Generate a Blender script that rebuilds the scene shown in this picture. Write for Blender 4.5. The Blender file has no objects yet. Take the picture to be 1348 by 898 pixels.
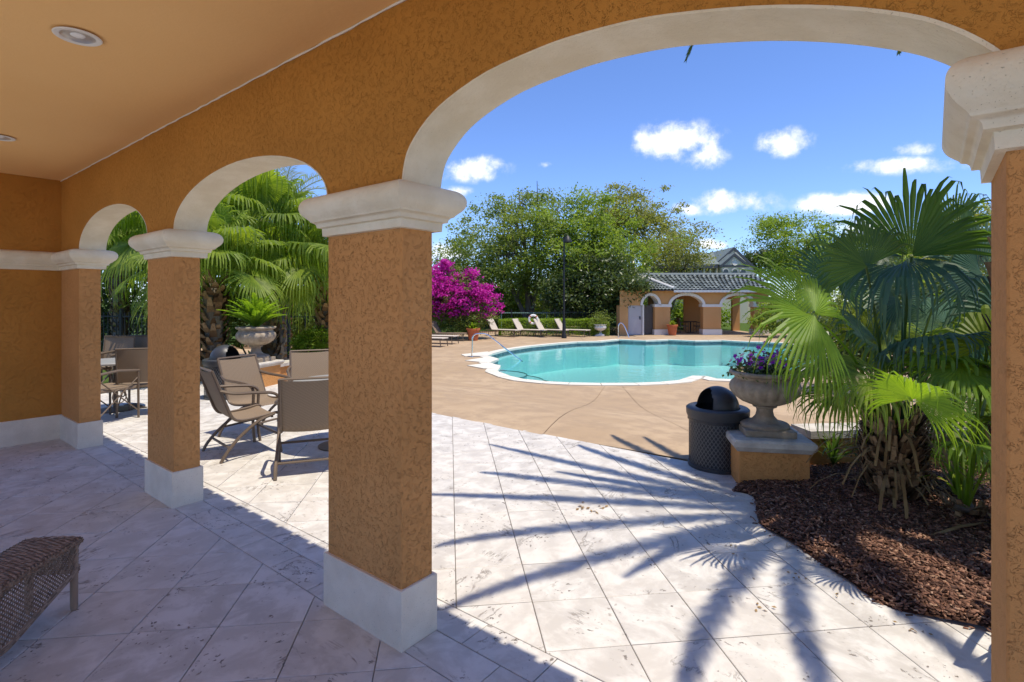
import bpy, bmesh, math, random
import numpy as np
from mathutils import Vector, Matrix
from mathutils.geometry import delaunay_2d_cdt
R = math.radians
rnd = random.Random(7)
SC = bpy.context.scene
COL = SC.collection
# ------------------------------------------------------------------ camera
F_PX, HOR, TH, CD, EYE = 701.87, 393.8, R(51.645), 1.596, 1.6     # calibrated on the photograph (1348 px wide)
cd = bpy.data.cameras.new('camera'); cam = bpy.data.objects.new('camera', cd); COL.objects.link(cam)
cam.location = (0, -CD, EYE); cam.rotation_euler = (R(90), 0, R(90) - TH)
cd.sensor_width = 36; cd.lens = 36 * F_PX / 1348; cd.shift_y = -(449 - HOR) / 1348
cd.clip_start = .05; cd.clip_end = 2000
SC.camera = cam
FW = Vector((-math.cos(TH), math.sin(TH))); RT = Vector((math.sin(TH), math.cos(TH)))
def at(px, py, d):                      # photo pixel + depth -> point in the place
    w = d * FW + (px - 674) / F_PX * d * RT
    return Vector((w.x, w.y - CD, EYE - (py - HOR) / F_PX * d))
def G(px, py, z=0.):                    # photo pixel -> point on the level z
    return at(px, py, F_PX * (EYE - z) / (py - HOR))
def project(p):
    v = Vector((p[0], p[1] + CD)); d = v.dot(FW)
    if d < .05: return (-9999, -9999, d)
    return (674 + F_PX * v.dot(RT) / d, HOR - F_PX * (p[2] - EYE) / d, d)
# ------------------------------------------------------------------ render, light
SC.view_settings.view_transform = 'Standard'; SC.view_settings.look = 'None'
SC.view_settings.exposure = 1.27; SC.view_settings.gamma = 1
SC.render.engine = 'CYCLES'
cy = SC.cycles
cy.max_bounces = 12; cy.diffuse_bounces = 7; cy.glossy_bounces = 4; cy.transmission_bounces = 6; cy.transparent_max_bounces = 12
cy.use_denoising = True; cy.sample_clamp_indirect = 6; cy.caustics_reflective = False; cy.caustics_refractive = False
try: cy.denoiser = 'OPENIMAGEDENOISE'; cy.denoising_input_passes = 'RGB_ALBEDO_NORMAL'
except Exception: pass
SUN_EL, SUN_AZ = R(74), R(10)           # azimuth measured from +X towards +Y
sdir = Vector((math.cos(SUN_EL) * math.cos(SUN_AZ), math.cos(SUN_EL) * math.sin(SUN_AZ), math.sin(SUN_EL)))
sd = bpy.data.lights.new('sun', 'SUN'); sun = bpy.data.objects.new('sun', sd); COL.objects.link(sun)
sd.energy = 2.2; sd.angle = R(.5); sd.color = (1, .91, .76)
sun.rotation_euler = sdir.to_track_quat('Z', 'Y').to_euler(); sun.location = (10, 0, 30)
# ------------------------------------------------------------------ world: sky and clouds
W = bpy.data.worlds.new('World'); SC.world = W; W.use_nodes = True
nt = W.node_tree; nt.nodes.clear(); N = nt.nodes.new; L = nt.links.new
sky = N('ShaderNodeTexSky'); sky.sky_type = 'NISHITA'; sky.sun_disc = False
sky.sun_elevation = SUN_EL; sky.sun_rotation = R(90) - SUN_AZ
sky.air_density = 1.0; sky.dust_density = .0; sky.ozone_density = 4.0; sky.altitude = 1500
def vm(op, a, b=None):
    n = N('ShaderNodeVectorMath'); n.operation = op
    if isinstance(a, (tuple, Vector)): n.inputs[0].default_value = a
    else: L(a, n.inputs[0])
    if b is not None:
        if isinstance(b, (tuple, Vector)): n.inputs[1].default_value = b
        else: L(b, n.inputs[1])
    return n.outputs['Value'] if op in ('DOT_PRODUCT', 'LENGTH') else n.outputs[0]
def mt(op, a, b=0., c=None, clamp=False):
    n = N('ShaderNodeMath'); n.operation = op; n.use_clamp = clamp
    for i, v in enumerate((a, b, c)):
        if v is None: continue
        if isinstance(v, (int, float)): n.inputs[i].default_value = v
        else: L(v, n.inputs[i])
    return n.outputs[0]
tc = N('ShaderNodeTexCoord'); gen = tc.outputs['Generated']
nz = N('ShaderNodeTexNoise'); nz.inputs['Scale'].default_value = 11; nz.inputs['Detail'].default_value = 9; nz.inputs['Roughness'].default_value = .68
L(gen, nz.inputs['Vector'])
nz2 = N('ShaderNodeTexNoise'); nz2.inputs['Scale'].default_value = 30; nz2.inputs['Detail'].default_value = 6
L(gen, nz2.inputs['Vector'])
# pixel centre, half width, half height, density of every cloud in the photograph, then some beyond the frame
CL = [(890,186,72,34,1), (925,206,40,26,.9), (1034,187,44,24,.95), (960,266,75,22,.85), (912,274,36,13,.7), (622,222,62,22,.9), (600,253,30,10,.6),
      (596,334,66,20,.7), (1110,268,70,20,.9), (1180,218,90,16,.75), (1205,195,60,14,.5), (932,322,40,10,.6), (718,217,14,7,.5), (1150,300,60,18,.8),
      (-300,150,150,45,.8), (1700,180,190,60,.9), (2300,120,190,60,.8), (350,-250,150,70,.7), (1500,-120,150,60,.7)]
acc = None; EYE_P = Vector((0, -CD, EYE))
for (cx, cy_, hw, hh, den) in CL:
    c = (at(cx, cy_, 1) - EYE_P).normalized()
    a = (at(cx + 1, cy_, 1) - at(cx, cy_, 1)).normalized(); a = (a - c * a.dot(c)).normalized(); b = c.cross(a)
    sc_ = (at(cx, cy_, 1) - EYE_P).length * F_PX
    u = mt('MULTIPLY', vm('DOT_PRODUCT', gen, a), sc_ / hw * 1.0)
    v = mt('MULTIPLY', vm('DOT_PRODUCT', gen, b), sc_ / hh * 1.0)
    r2 = mt('ADD', mt('MULTIPLY', u, u), mt('MULTIPLY', v, v))
    front = mt('GREATER_THAN', vm('DOT_PRODUCT', gen, c), 0)
    m = mt('MULTIPLY', mt('SUBTRACT', 1, mt('POWER', r2, .5), clamp=True), den)
    m = mt('MULTIPLY', m, front)
    acc = m if acc is None else mt('MAXIMUM', acc, m)
nn = mt('ADD', mt('MULTIPLY', nz.outputs[0], 1.0), mt('MULTIPLY', nz2.outputs[0], .35))
dens = mt('ADD', mt('MULTIPLY', acc, 1.25), mt('MULTIPLY_ADD', nn, 3.2, -2.22))
gate = mt('MULTIPLY', acc, 3, clamp=True)
cm = N('ShaderNodeMapRange'); cm.interpolation_type = 'SMOOTHSTEP'; cm.inputs[1].default_value = .0; cm.inputs[2].default_value = .85
L(dens, cm.inputs[0])
msk = mt('MULTIPLY', cm.outputs[0], gate)
mixc = N('ShaderNodeMixRGB'); L(msk, mixc.inputs[0])
tint = N('ShaderNodeMixRGB'); tint.blend_type = 'MULTIPLY'; tint.inputs[0].default_value = 1; L(sky.outputs[0], tint.inputs[1]); tint.inputs[2].default_value = (.70, .78, 1.0, 1)
L(tint.outputs[0], mixc.inputs[1])
shd = N('ShaderNodeMapRange'); shd.interpolation_type = 'SMOOTHSTEP'; shd.inputs[1].default_value = .52; shd.inputs[2].default_value = 1.15; L(mt('ADD', mt('MULTIPLY', nz2.outputs[0], .9), mt('MULTIPLY', cm.outputs[0], .35)), shd.inputs[0])
ccol = N('ShaderNodeMixRGB'); L(shd.outputs[0], ccol.inputs[0]); ccol.inputs[1].default_value = (4.2, 4.55, 5.2, 1); ccol.inputs[2].default_value = (6.4, 6.4, 6.4, 1); L(ccol.outputs[0], mixc.inputs[2])
bg = N('ShaderNodeBackground'); bg.inputs[1].default_value = .095; L(mixc.outputs[0], bg.inputs[0])
wo = N('ShaderNodeOutputWorld'); L(bg.outputs[0], wo.inputs[0])
# ------------------------------------------------------------------ materials
MATS = {}
class MT:
    """small wrapper round a material's node tree"""
    def __init__(s, name, rough=.8, spec=.3, metal=0.):
        s.m = bpy.data.materials.new(name); s.m.use_nodes = True; MATS[name] = s.m
        s.t = s.m.node_tree; s.b = s.t.nodes['Principled BSDF']; s.out = s.t.nodes['Material Output']
        s.b.inputs['Roughness'].default_value = rough; s.b.inputs['Specular IOR Level'].default_value = spec; s.b.inputs['Metallic'].default_value = metal
        s._p = None
    def n(s, k, **kw):
        n = s.t.nodes.new(k)
        for a, v in kw.items(): setattr(n, a, v)
        return n
    def l(s, a, b): s.t.links.new(a, b)
    def pos(s, obj_random=False):
        if s._p is None:
            g = s.n('ShaderNodeNewGeometry'); s.g = g; s._p = g.outputs['Position']
            if obj_random:
                o = s.n('ShaderNodeObjectInfo'); v = s.n('ShaderNodeVectorMath', operation='SCALE')
                c = s.n('ShaderNodeCombineXYZ'); s.l(o.outputs['Random'], c.inputs[0]); s.l(o.outputs['Random'], c.inputs[2])
                s.l(c.outputs[0], v.inputs[0]); v.inputs['Scale'].default_value = 31
                a = s.n('ShaderNodeVectorMath', operation='ADD'); s.l(s._p, a.inputs[0]); s.l(v.outputs[0], a.inputs[1]); s._p = a.outputs[0]; s.oi = o
        return s._p
    def noise(s, scale, detail=4, rough=.55, dist=0, vec=None, stretch=None):
        n = s.n('ShaderNodeTexNoise'); n.inputs['Scale'].default_value = scale; n.inputs['Detail'].default_value = detail
        n.inputs['Roughness'].default_value = rough; n.inputs['Distortion'].default_value = dist
        v = vec if vec is not None else s.pos()
        if stretch:
            mp = s.n('ShaderNodeMapping'); mp.inputs['Scale'].default_value = stretch; s.l(v, mp.inputs[0]); v = mp.outputs[0]
        s.l(v, n.inputs['Vector']); return n.outputs[0]
    def ramp(s, x, lo, hi, a=0., b=1., smooth=True):
        n = s.n('ShaderNodeMapRange'); n.interpolation_type = 'SMOOTHSTEP' if smooth else 'LINEAR'
        for i, v in zip((1, 2, 3, 4), (lo, hi, a, b)): n.inputs[i].default_value = v
        s.l(x, n.inputs[0]); return n.outputs[0]
    def math(s, op, a, b=0.):
        n = s.n('ShaderNodeMath', operation=op)
        for i, v in enumerate((a, b)):
            if isinstance(v, (int, float)): n.inputs[i].default_value = v
            else: s.l(v, n.inputs[i])
        return n.outputs[0]
    def mix(s, f, a, b, mode='MIX'):
        n = s.n('ShaderNodeMixRGB', blend_type=mode)
        for i, v in enumerate((f, a, b)):
            if isinstance(v, (int, float)): n.inputs[i].default_value = v
            elif isinstance(v, tuple): n.inputs[i].default_value = v + (1,) if len(v) == 3 else v
            else: s.l(v, n.inputs[i])
        return n.outputs[0]
    def col(s, c):
        if isinstance(c, tuple): s.b.inputs['Base Color'].default_value = c + (1,)
        else: s.l(c, s.b.inputs['Base Color'])
        return s
    def bump(s, h, dist=.01, strength=1.):
        n = s.n('ShaderNodeBump'); n.inputs['Distance'].default_value = dist; n.inputs['Strength'].default_value = strength
        s.l(h, n.inputs['Height']); s.l(n.outputs[0], s.b.inputs['Normal']); return s
def stucco(name, c, wormy=1., dirt=.93):
    m = MT(name, .85, .25)
    big = m.noise(1.7, 5, .6); n1 = m.noise(62, 4, .55, 1.2); n2 = m.noise(33, 3); fine = m.noise(170, 4); area = m.ramp(m.noise(2.8, 3), .42, .60)
    v = m.math('ABSOLUTE', m.math('SUBTRACT', n1, .5))
    groove = m.ramp(v, 0, .022, 0, 1)
    brk = m.ramp(n2, .43, .56, 0, 1)
    g = m.math('MAXIMUM', m.math('MAXIMUM', groove, brk), m.math('MULTIPLY', m.math('SUBTRACT', 1, area), .45))
    h = m.math('ADD', m.math('MULTIPLY', g, .72 * wormy), m.math('ADD', m.math('MULTIPLY', fine, .35), m.math('MULTIPLY', n2, .7)))
    drift = m.ramp(m.noise(.9, 4, .65, .5), .32, .68)
    c = tuple(c); c1 = m.mix(m.math('ADD', m.math('MULTIPLY', m.ramp(big, .3, .7), .55), m.math('MULTIPLY', drift, .45)), tuple(x * k for x, k in zip(c, (.88, .86, .80))), tuple(min(1, x * 1.08) for x in c))
    m.col(m.mix(g, m.mix(1., c1, (dirt, dirt * .97, dirt * .93), 'MULTIPLY'), c1)); m.bump(h, .004); return m
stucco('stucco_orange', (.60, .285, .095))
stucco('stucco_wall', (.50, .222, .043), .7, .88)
m = MT('cream_trim', .8, .25); n = m.noise(60, 4); f = m.noise(5, 4, .6)
pit = m.ramp(m.noise(240, 2), .68, .76)
m.col(m.mix(m.math('MULTIPLY', pit, .6), m.mix(m.ramp(f, .35, .7), (.75, .655, .475), (.84, .755, .58)), (.45, .38, .28))); m.bump(m.math('SUBTRACT', n, pit), .003)
m = MT('plinth_paint', .8, .25); f = m.noise(4, 5, .65); sp = m.ramp(m.noise(200, 2), .68, .72)
m.col(m.mix(sp, m.mix(m.ramp(f, .3, .75), (.68, .59, .46), (.80, .71, .565)), (.30, .27, .22))); m.bump(m.noise(90, 3), .002)
m = MT('ceiling_paint', .8, .2); f = m.noise(1.4, 4); m.col(m.mix(f, (.83, .49, .19), (.88, .55, .235))); m.bump(m.noise(40, 4), .0015)
MT('caulk', .7).col((.80, .74, .66))
def travertine(name, pos_rand=True, base=(.64, .618, .578), dark=(.47, .44, .40)):
    m = MT(name, .55, .22); p = m.pos(True)
    # every tile gets its own vein direction
    vr = m.n('ShaderNodeVectorRotate', rotation_type='Z_AXIS'); m.l(p, vr.inputs['Vector'])
    m.l(m.math('MULTIPLY', m.math('ROUND', m.math('MULTIPLY', m.oi.outputs['Random'], 3)), 1.571), vr.inputs['Angle']); pv = vr.outputs[0]
    mott = m.noise(7, 6, .65, .4, pv, (1, .75, 1)); cloud = m.noise(2.1, 4, .55, .2, pv)
    vein = m.noise(3.0, 7, .62, 1.2, pv, (1, .3, 1)); veins = m.ramp(m.math('ABSOLUTE', m.math('SUBTRACT', vein, .5)), 0, .016, 1, 0)
    vmask = m.ramp(cloud, .54, .62); veins = m.math('MULTIPLY', veins, vmask)
    spot = m.noise(40, 3, .6, 0, pv, (1, .8, 1)); area = m.ramp(m.noise(4.2, 3, .6, 0, pv), .50, .64)
    pits = m.math('MULTIPLY', m.ramp(spot, .60, .66), m.math('ADD', area, m.ramp(m.oi.outputs['Random'], .8, 1., 0, .5)))
    spot2 = m.ramp(m.noise(20, 4, .6, 0, pv, (1, .9, 1)), .70, .74)
    pits = m.math('MINIMUM', m.math('ADD', pits, spot2), 1.)
    c = m.mix(m.ramp(mott, .38, .64), dark, base)
    c = m.mix(m.math('MULTIPLY', m.oi.outputs['Random'], .4), c, (.64, .595, .53))
    c = m.mix(m.ramp(cloud, .45, .7, 0, .35), c, (.52, .50, .475))
    c = m.mix(m.math('MULTIPLY', veins, .75), c, (.20, .17, .14)); c = m.mix(m.math('MULTIPLY', pits, .9), c, (.13, .105, .085))
    m.col(c); m.bump(m.math('SUBTRACT', m.math('MULTIPLY', mott, .25), m.math('ADD', pits, veins)), .0016)
    m.l(m.ramp(mott, .3, .7, .42, .68), m.b.inputs['Roughness']); return m
travertine('travertine')
MT('grout', .9).col((.30, .27, .235))
m = MT('deck_concrete', .8, .25); a = m.noise(.55, 5, .6); b = m.noise(130, 3); s_ = m.noise(2.3, 6, .7)
m.col(m.mix(m.ramp(s_, .42, .62, 0, .8), m.mix(m.ramp(a, .38, .62), (.385, .275, .17), (.455, .335, .215)), (.34, .245, .158))); m.bump(b, .0015)
MT('deck_joint', .9).col((.30, .20, .125))
m = MT('coping_stone', .7); m.col(m.mix(m.noise(6, 5), (.60, .56, .47), (.72, .69, .60))); m.bump(m.noise(80, 2), .001)
m = MT('pool_plaster', .6); m.col(m.mix(m.noise(1.2, 4), (.55, .92, .90), (.72, .97, .94)))
m = MT('waterline_tile', .25, .5)
vo = m.n('ShaderNodeTexVoronoi', feature='F1'); vo.inputs['Scale'].default_value = 9; m.l(m.pos(), vo.inputs['Vector'])
m.col(m.mix(vo.outputs['Color'], (.06, .10, .12), (.22, .26, .27)))
MT('step_edge_tile', .3, .5).col((.03, .09, .11))
# water: fresnel mix of a clear tinted layer and a rippled mirror
m = MT('water'); m.t.nodes.remove(m.b)
fr = m.n('ShaderNodeFresnel'); fr.inputs[0].default_value = 1.33
bp = m.n('ShaderNodeBump'); bp.inputs['Distance'].default_value = .02; bp.inputs['Strength'].default_value = .6; m.l(m.math('ADD', m.noise(2.2, 3, .5, .5), m.math('MULTIPLY', m.noise(9, 2), .2)), bp.inputs['Height'])
m.l(bp.outputs[0], fr.inputs[1]); tr = m.n('ShaderNodeBsdfTransparent'); tr.inputs[0].default_value = (.68, .95, .95, 1)
gl = m.n('ShaderNodeBsdfGlossy'); gl.inputs['Roughness'].default_value = .02; m.l(bp.outputs[0], gl.inputs['Normal'])
ms = m.n('ShaderNodeMixShader'); m.l(m.math('MULTIPLY', fr.outputs[0], .6), ms.inputs[0]); m.l(tr.outputs[0], ms.inputs[1]); m.l(gl.outputs[0], ms.inputs[2]); m.l(ms.outputs[0], m.out.inputs[0])
m = MT('lawn', .9, .1); m.col(m.mix(m.noise(3, 6, .7), (.035, .07, .012), (.10, .15, .03))); m.bump(m.noise(30, 4), .03)
m = MT('mulch_soil', .95, .1); m.col(m.mix(m.noise(18, 5), (.03, .017, .012), (.10, .05, .035))); m.bump(m.noise(40, 4), .02)
def island(m): return (m.pos(), m.g.outputs['Random Per Island'])[1]
m = MT('mulch_chip', .8, .25); r_ = island(m)
cr = m.n('ShaderNodeValToRGB'); m.l(r_, cr.inputs[0]); e = cr.color_ramp.elements
e[0].color = (.055, .027, .018, 1); e[1].color = (.42, .27, .18, 1); x = e.new(.5); x.color = (.125, .06, .038, 1); x = e.new(.86); x.color = (.27, .135, .085, 1)
m.col(cr.outputs[0])
def leafmat(name, a, b, trans=.35, rough=.5, spec=.35, scale=1.5, tcol=None):
    m = MT(name, rough, spec); r = island(m); n = m.noise(scale, 3)
    c = m.mix(m.math('ADD', m.math('MULTIPLY', r, .6), m.ramp(n, .35, .65, 0, .4)), a, b); m.col(c)
    t = m.n('ShaderNodeBsdfTranslucent'); m.l(m.mix(1., c, tcol or (1.5, 1.6, .7), 'MULTIPLY'), t.inputs[0])
    ms = m.n('ShaderNodeMixShader'); ms.inputs[0].default_value = trans
    m.l(m.b.outputs[0], ms.inputs[1]); m.l(t.outputs[0], ms.inputs[2]); m.l(ms.outputs[0], m.out.inputs[0]); return m
leafmat('palm_leaf', (.075, .14, .014), (.26, .33, .045), .46, .5, .3, tcol=(2.2, 2.2, .9))
leafmat('palm_leaf_deep', (.045, .10, .022), (.13, .20, .035), .36, .42, .45, tcol=(1.8, 2.0, .8))
leafmat('palm_leaf_young', (.10, .20, .018), (.20, .32, .03), .5, .45, .35, tcol=(2.2, 2.0, .7))
leafmat('palm_leaf_blue', (.05, .11, .065), (.11, .19, .10), .35, .45, .4, tcol=(1.3, 1.6, 1.))
leafmat('date_leaf', (.03, .06, .018), (.07, .11, .03), .2, .5)
leafmat('oak_leaf', (.11, .16, .035), (.27, .315, .085), .45, .5, .3, .5)
leafmat('bright_leaf', (.135, .21, .03), (.30, .37, .07), .45, .5, .3, .6)
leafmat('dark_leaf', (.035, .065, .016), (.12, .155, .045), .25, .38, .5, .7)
leafmat('olive_leaf', (.16, .18, .05), (.33, .325, .115), .45, .55, .25, .5)
leafmat('hedge_leaf', (.13, .22, .012), (.26, .36, .03), .35, .5, .3, 2)
leafmat('bougainvillea_bract', (.42, .012, .26), (.72, .05, .50), .35, .6, .2, 2, (1.2, 1.2, 1.2))
leafmat('petunia_petal', (.20, .02, .38), (.50, .05, .55), .3, .6, .2, 20, (1.2, 1.2, 1.2))
leafmat('pale_flower', (.62, .35, .40), (.8, .62, .62), .3, .6, .2, 20, (1, 1, 1))
leafmat('dry_leaf', (.20, .12, .05), (.42, .29, .14), .2, .8, .1, 6, (1, 1, 1))
m = MT('palm_boot', .85, .15); m.col(m.mix(m.math('MULTIPLY', island(m), m.ramp(m.noise(30, 3), .3, .6, .5, 1.)), (.10, .055, .028), (.46, .31, .17))); m.bump(m.noise(90, 3, .6, 0, None, (1, 1, .2)), .003)
m = MT('bark', .9, .1); m.col(m.mix(m.noise(7, 5, .6, 0, None, (1, 1, .3)), (.10, .08, .06), (.27, .23, .185))); m.bump(m.noise(25, 4, .6, 0, None, (1, 1, .2)), .02)
m = MT('cast_stone', .8, .2); a = m.noise(9, 6, .65); m.col(m.mix(m.ramp(m.noise(3, 4), .5, .75, 0, .6), m.mix(m.ramp(a, .3, .7), (.26, .205, .145), (.43, .355, .26)), (.18, .14, .105))); m.bump(m.noise(120, 3), .002)
m = MT('cap_stone', .75, .25); a = m.noise(6, 6, .65); m.col(m.mix(m.ramp(a, .35, .7), (.42, .38, .33), (.60, .56, .49))); m.bump(m.noise(60, 3), .003)
m = MT('terracotta', .8, .2); m.col(m.mix(m.noise(6, 4), (.42, .11, .045), (.58, .19, .08)))
m = MT('taupe_metal', .45, .4, .2); m.col((.15, .11, .078))
m = MT('black_metal', .5, .4, .1); m.col((.018, .018, .018))
m = MT('stainless', .18, .5, 1.); m.col((.72, .72, .72))
m = MT('bin_plastic', .42, .45); m.col(m.mix(m.noise(8, 4), (.028, .028, .030), (.055, .055, .058))); m.bump(m.noise(180, 2), .0006)
m = MT('bin_dark_inside', .9, .1); m.col((.008, .008, .008))
m = MT('bin_liner', .35, .5); m.col((.02, .02, .025)); m.bump(m.noise(40, 4), .01)
def weave(name, c, sc, gap=.0):
    m = MT(name, .7, .25); p = m.pos()
    w1 = m.n('ShaderNodeTexChecker'); w1.inputs['Scale'].default_value = sc; m.l(p, w1.inputs[0])
    m.col(m.mix(w1.outputs[1], c, tuple(x * .78 for x in c))); return m
weave('sling_taupe', (.25, .185, .125), 160)
weave('sling_beige', (.60, .53, .44), 60)
MT('tabletop_metal', .35, .45, .1).col((.34, .33, .31))
m = MT('wicker', .6, .3); m.col(m.mix(island(m), (.14, .09, .06), (.33, .24, .17)))
m = MT('roof_tile_glazed', .34, .5); m.col(m.mix(island(m), (.09, .105, .10), (.27, .30, .28)))
m = MT('roof_shingle_green', .6, .3); m.col(m.mix(m.noise(4, 5), (.10, .125, .11), (.21, .245, .22)))
m = MT('pavilion_stucco', .85, .2); m.col(m.mix(m.noise(1.5, 4), (.54, .285, .11), (.62, .345, .15)))
MT('white_paint', .6, .3).col((.74, .71, .66))
MT('house_wall', .85, .2).col((.68, .62, .46))
m = MT('can_mesh', .4, .5); m.col((.10, .10, .10))
MT('house_trim', .7, .2).col((.68, .62, .47))
MT('house_fascia', .6, .3).col((.10, .105, .115))
MT('door_white', .5, .35).col((.46, .44, .45))
MT('louvre_dark', .6, .3).col((.10, .085, .075))
MT('window_glass', .08, .6).col((.03, .035, .04))
MT('ring_white', .5, .4).col((.82, .82, .80))
MT('blue_ball', .4, .4).col((.04, .16, .42))
MT('lamp_reflector', .3, .5, .6).col((.60, .58, .54))
MT('court_green', .7, .2).col((.16, .28, .24))
# ------------------------------------------------------------------ object helpers
def tag(o, label=None, cat=None, group=None, kind=None):
    if label: o['label'] = label
    if cat: o['category'] = cat
    if group: o['group'] = group
    if kind: o['kind'] = kind
    return o
def thing(name, label, cat, loc=(0, 0, 0), rz=0, group=None):
    o = bpy.data.objects.new(name, None); COL.objects.link(o); o.location = loc; o.rotation_euler = (0, 0, rz)
    o.empty_display_size = .1
    return tag(o, label, cat, group)
def link(name, me, parent=None, loc=(0, 0, 0), rz=0, label=None):
    o = bpy.data.objects.new(name, me); COL.objects.link(o); o.parent = parent; o.location = loc; o.rotation_euler = (0, 0, rz)
    if label: o['label'] = label
    return o
def copy_tree(o, parent=None):
    c = o.copy(); COL.objects.link(c); c.parent = parent
    for ch in list(o.children): copy_tree(ch, c)
    return c
def place(root, loc, rz, label):
    root.location = loc; root.rotation_euler = (0, 0, rz); root['label'] = label; return root
class MB:
    def __init__(s): s.v = []; s.f = []
    def add(s, vs, fs):
        o = len(s.v); s.v.extend([tuple(p) for p in vs]); s.f.extend([tuple(i + o for i in f) for f in fs]); return s
    def box(s, c, d, rz=0, M=None):
        hx, hy, hz = d[0] / 2, d[1] / 2, d[2] / 2; ca, sa = math.cos(rz), math.sin(rz); vs = []
        for z in (-hz, hz):
            for x, y in ((-hx, -hy), (hx, -hy), (hx, hy), (-hx, hy)):
                p = Vector((x * ca - y * sa, x * sa + y * ca, z))
                if M is not None: p = M @ Vector((x, y, z))
                vs.append((c[0] + p.x, c[1] + p.y, c[2] + p.z))
        return s.add(vs, [(3, 2, 1, 0), (4, 5, 6, 7), (0, 1, 5, 4), (1, 2, 6, 5), (2, 3, 7, 6), (3, 0, 4, 7)])
    def tube(s, pts, r, n=6, closed=False, cap=True):
        pts = [Vector(p) for p in pts]; m_ = len(pts); rs = r if isinstance(r, (list, tuple)) else [r] * m_
        vs = []; prev = None
        for i, p in enumerate(pts):
            if closed: t = pts[(i + 1) % m_] - pts[i - 1]
            else: t = pts[min(i + 1, m_ - 1)] - pts[max(i - 1, 0)]
            t.normalize()
            if prev is None:
                up = Vector((0, 0, 1)) if abs(t.z) < .9 else Vector((1, 0, 0)); a = t.cross(up).normalized()
            else:
                a = prev - t * prev.dot(t)
                a = a.normalized() if a.length > 1e-6 else t.orthogonal().normalized()
            prev = a; b = t.cross(a)
            for k in range(n):
                an = 2 * math.pi * k / n; vs.append(p + (a * math.cos(an) + b * math.sin(an)) * rs[i])
        fs = []
        for i in range(m_ if closed else m_ - 1):
            j = (i + 1) % m_
            for k in range(n): fs.append((i * n + k, i * n + (k + 1) % n, j * n + (k + 1) % n, j * n + k))
        if cap and not closed: fs += [tuple(range(n))[::-1], tuple((m_ - 1) * n + k for k in range(n))]
        return s.add(vs, fs)
    def lathe(s, prof, n=24, c=(0, 0, 0), flute=None):
        vs = []
        for i, (r, z) in enumerate(prof):
            for k in range(n):
                a = 2 * math.pi * k / n; rr = r * (1 + (flute(i, a) if flute else 0)); vs.append((c[0] + rr * math.cos(a), c[1] + rr * math.sin(a), c[2] + z))
        fs = [(i * n + k, i * n + (k + 1) % n, (i + 1) * n + (k + 1) % n, (i + 1) * n + k) for i in range(len(prof) - 1) for k in range(n)]
        return s.add(vs, fs)
    def rect_ring(s, x0, x1, y0, y1, prof):
        """sweep (offset, z) profile round a rectangle"""
        vs = []
        for o, z in prof: vs += [(x0 - o, y0 - o, z), (x1 + o, y0 - o, z), (x1 + o, y1 + o, z), (x0 - o, y1 + o, z)]
        fs = [(i * 4 + k, i * 4 + (k + 1) % 4, (i + 1) * 4 + (k + 1) % 4, (i + 1) * 4 + k) for i in range(len(prof) - 1) for k in range(4)]
        return s.add(vs, fs)
    def prism(s, poly, z0, z1):
        n = len(poly); vs = [(x, y, z0) for x, y in poly] + [(x, y, z1) for x, y in poly]
        return s.add(vs, [tuple(range(n))[::-1], tuple(range(n, 2 * n))] + [(i, (i + 1) % n, n + (i + 1) % n, n + i) for i in range(n)])
    def sheet(s, rows):
        n = len(rows[0]); vs = [p for r in rows for p in r]
        return s.add(vs, [(i * n + k, i * n + k + 1, (i + 1) * n + k + 1, (i + 1) * n + k) for i in range(len(rows) - 1) for k in range(n - 1)])
    def mesh(s, name, mat, smooth=False, bevel=0):
        me = bpy.data.meshes.new(name); me.from_pydata(s.v, [], s.f)
        bm = bmesh.new(); bm.from_mesh(me)
        if len(s.f) < 60000: bmesh.ops.recalc_face_normals(bm, faces=bm.faces)
        if bevel:
            bmesh.ops.bevel(bm, geom=[e for e in bm.edges if e.is_manifold and e.calc_face_angle(0) > .6], offset=bevel, segments=2, affect='EDGES', profile=.5)
        bm.to_mesh(me); bm.free()
        if isinstance(mat, str): me.materials.append(MATS[mat])
        if smooth:
            me.shade_smooth()
            if smooth != 'all':
                try: me.set_sharp_from_angle(angle=R(smooth if smooth is not True else 40))
                except Exception: pass
        return me
    def build(s, name, mat, parent=None, smooth=False, bevel=0, loc=(0, 0, 0), rz=0, label=None):
        return link(name, s.mesh(name, mat, smooth, bevel), parent, loc, rz, label)
def arc(c, r, a0, a1, n, plane='xz'):
    out = []
    for i in range(n + 1):
        a = R(a0 + (a1 - a0) * i / n); u, v = r * math.cos(a), r * math.sin(a)
        out.append((c[0] + u, c[1], c[2] + v) if plane == 'xz' else ((c[0], c[1] + u, c[2] + v) if plane == 'yz' else (c[0] + u, c[1] + v, c[2])))
    return out
def bez(p0, p1, p2, n=8):
    p0, p1, p2 = Vector(p0), Vector(p1), Vector(p2)
    return [(1 - t) ** 2 * p0 + 2 * t * (1 - t) * p1 + t * t * p2 for t in [i / n for i in range(n + 1)]]
def catmull(P, n=6):
    P = [Vector(p) for p in P]; Q = [2 * P[0] - P[1]] + P + [2 * P[-1] - P[-2]]; out = []
    for i in range(1, len(Q) - 2):
        for k in range(n):
            t = k / n; a, b, c, d = Q[i - 1:i + 3]
            out.append(.5 * ((2 * b) + (c - a) * t + (2 * a - 5 * b + 4 * c - d) * t * t + (3 * b - a - 3 * c + d) * t ** 3))
    return out + [P[-1]]
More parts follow.
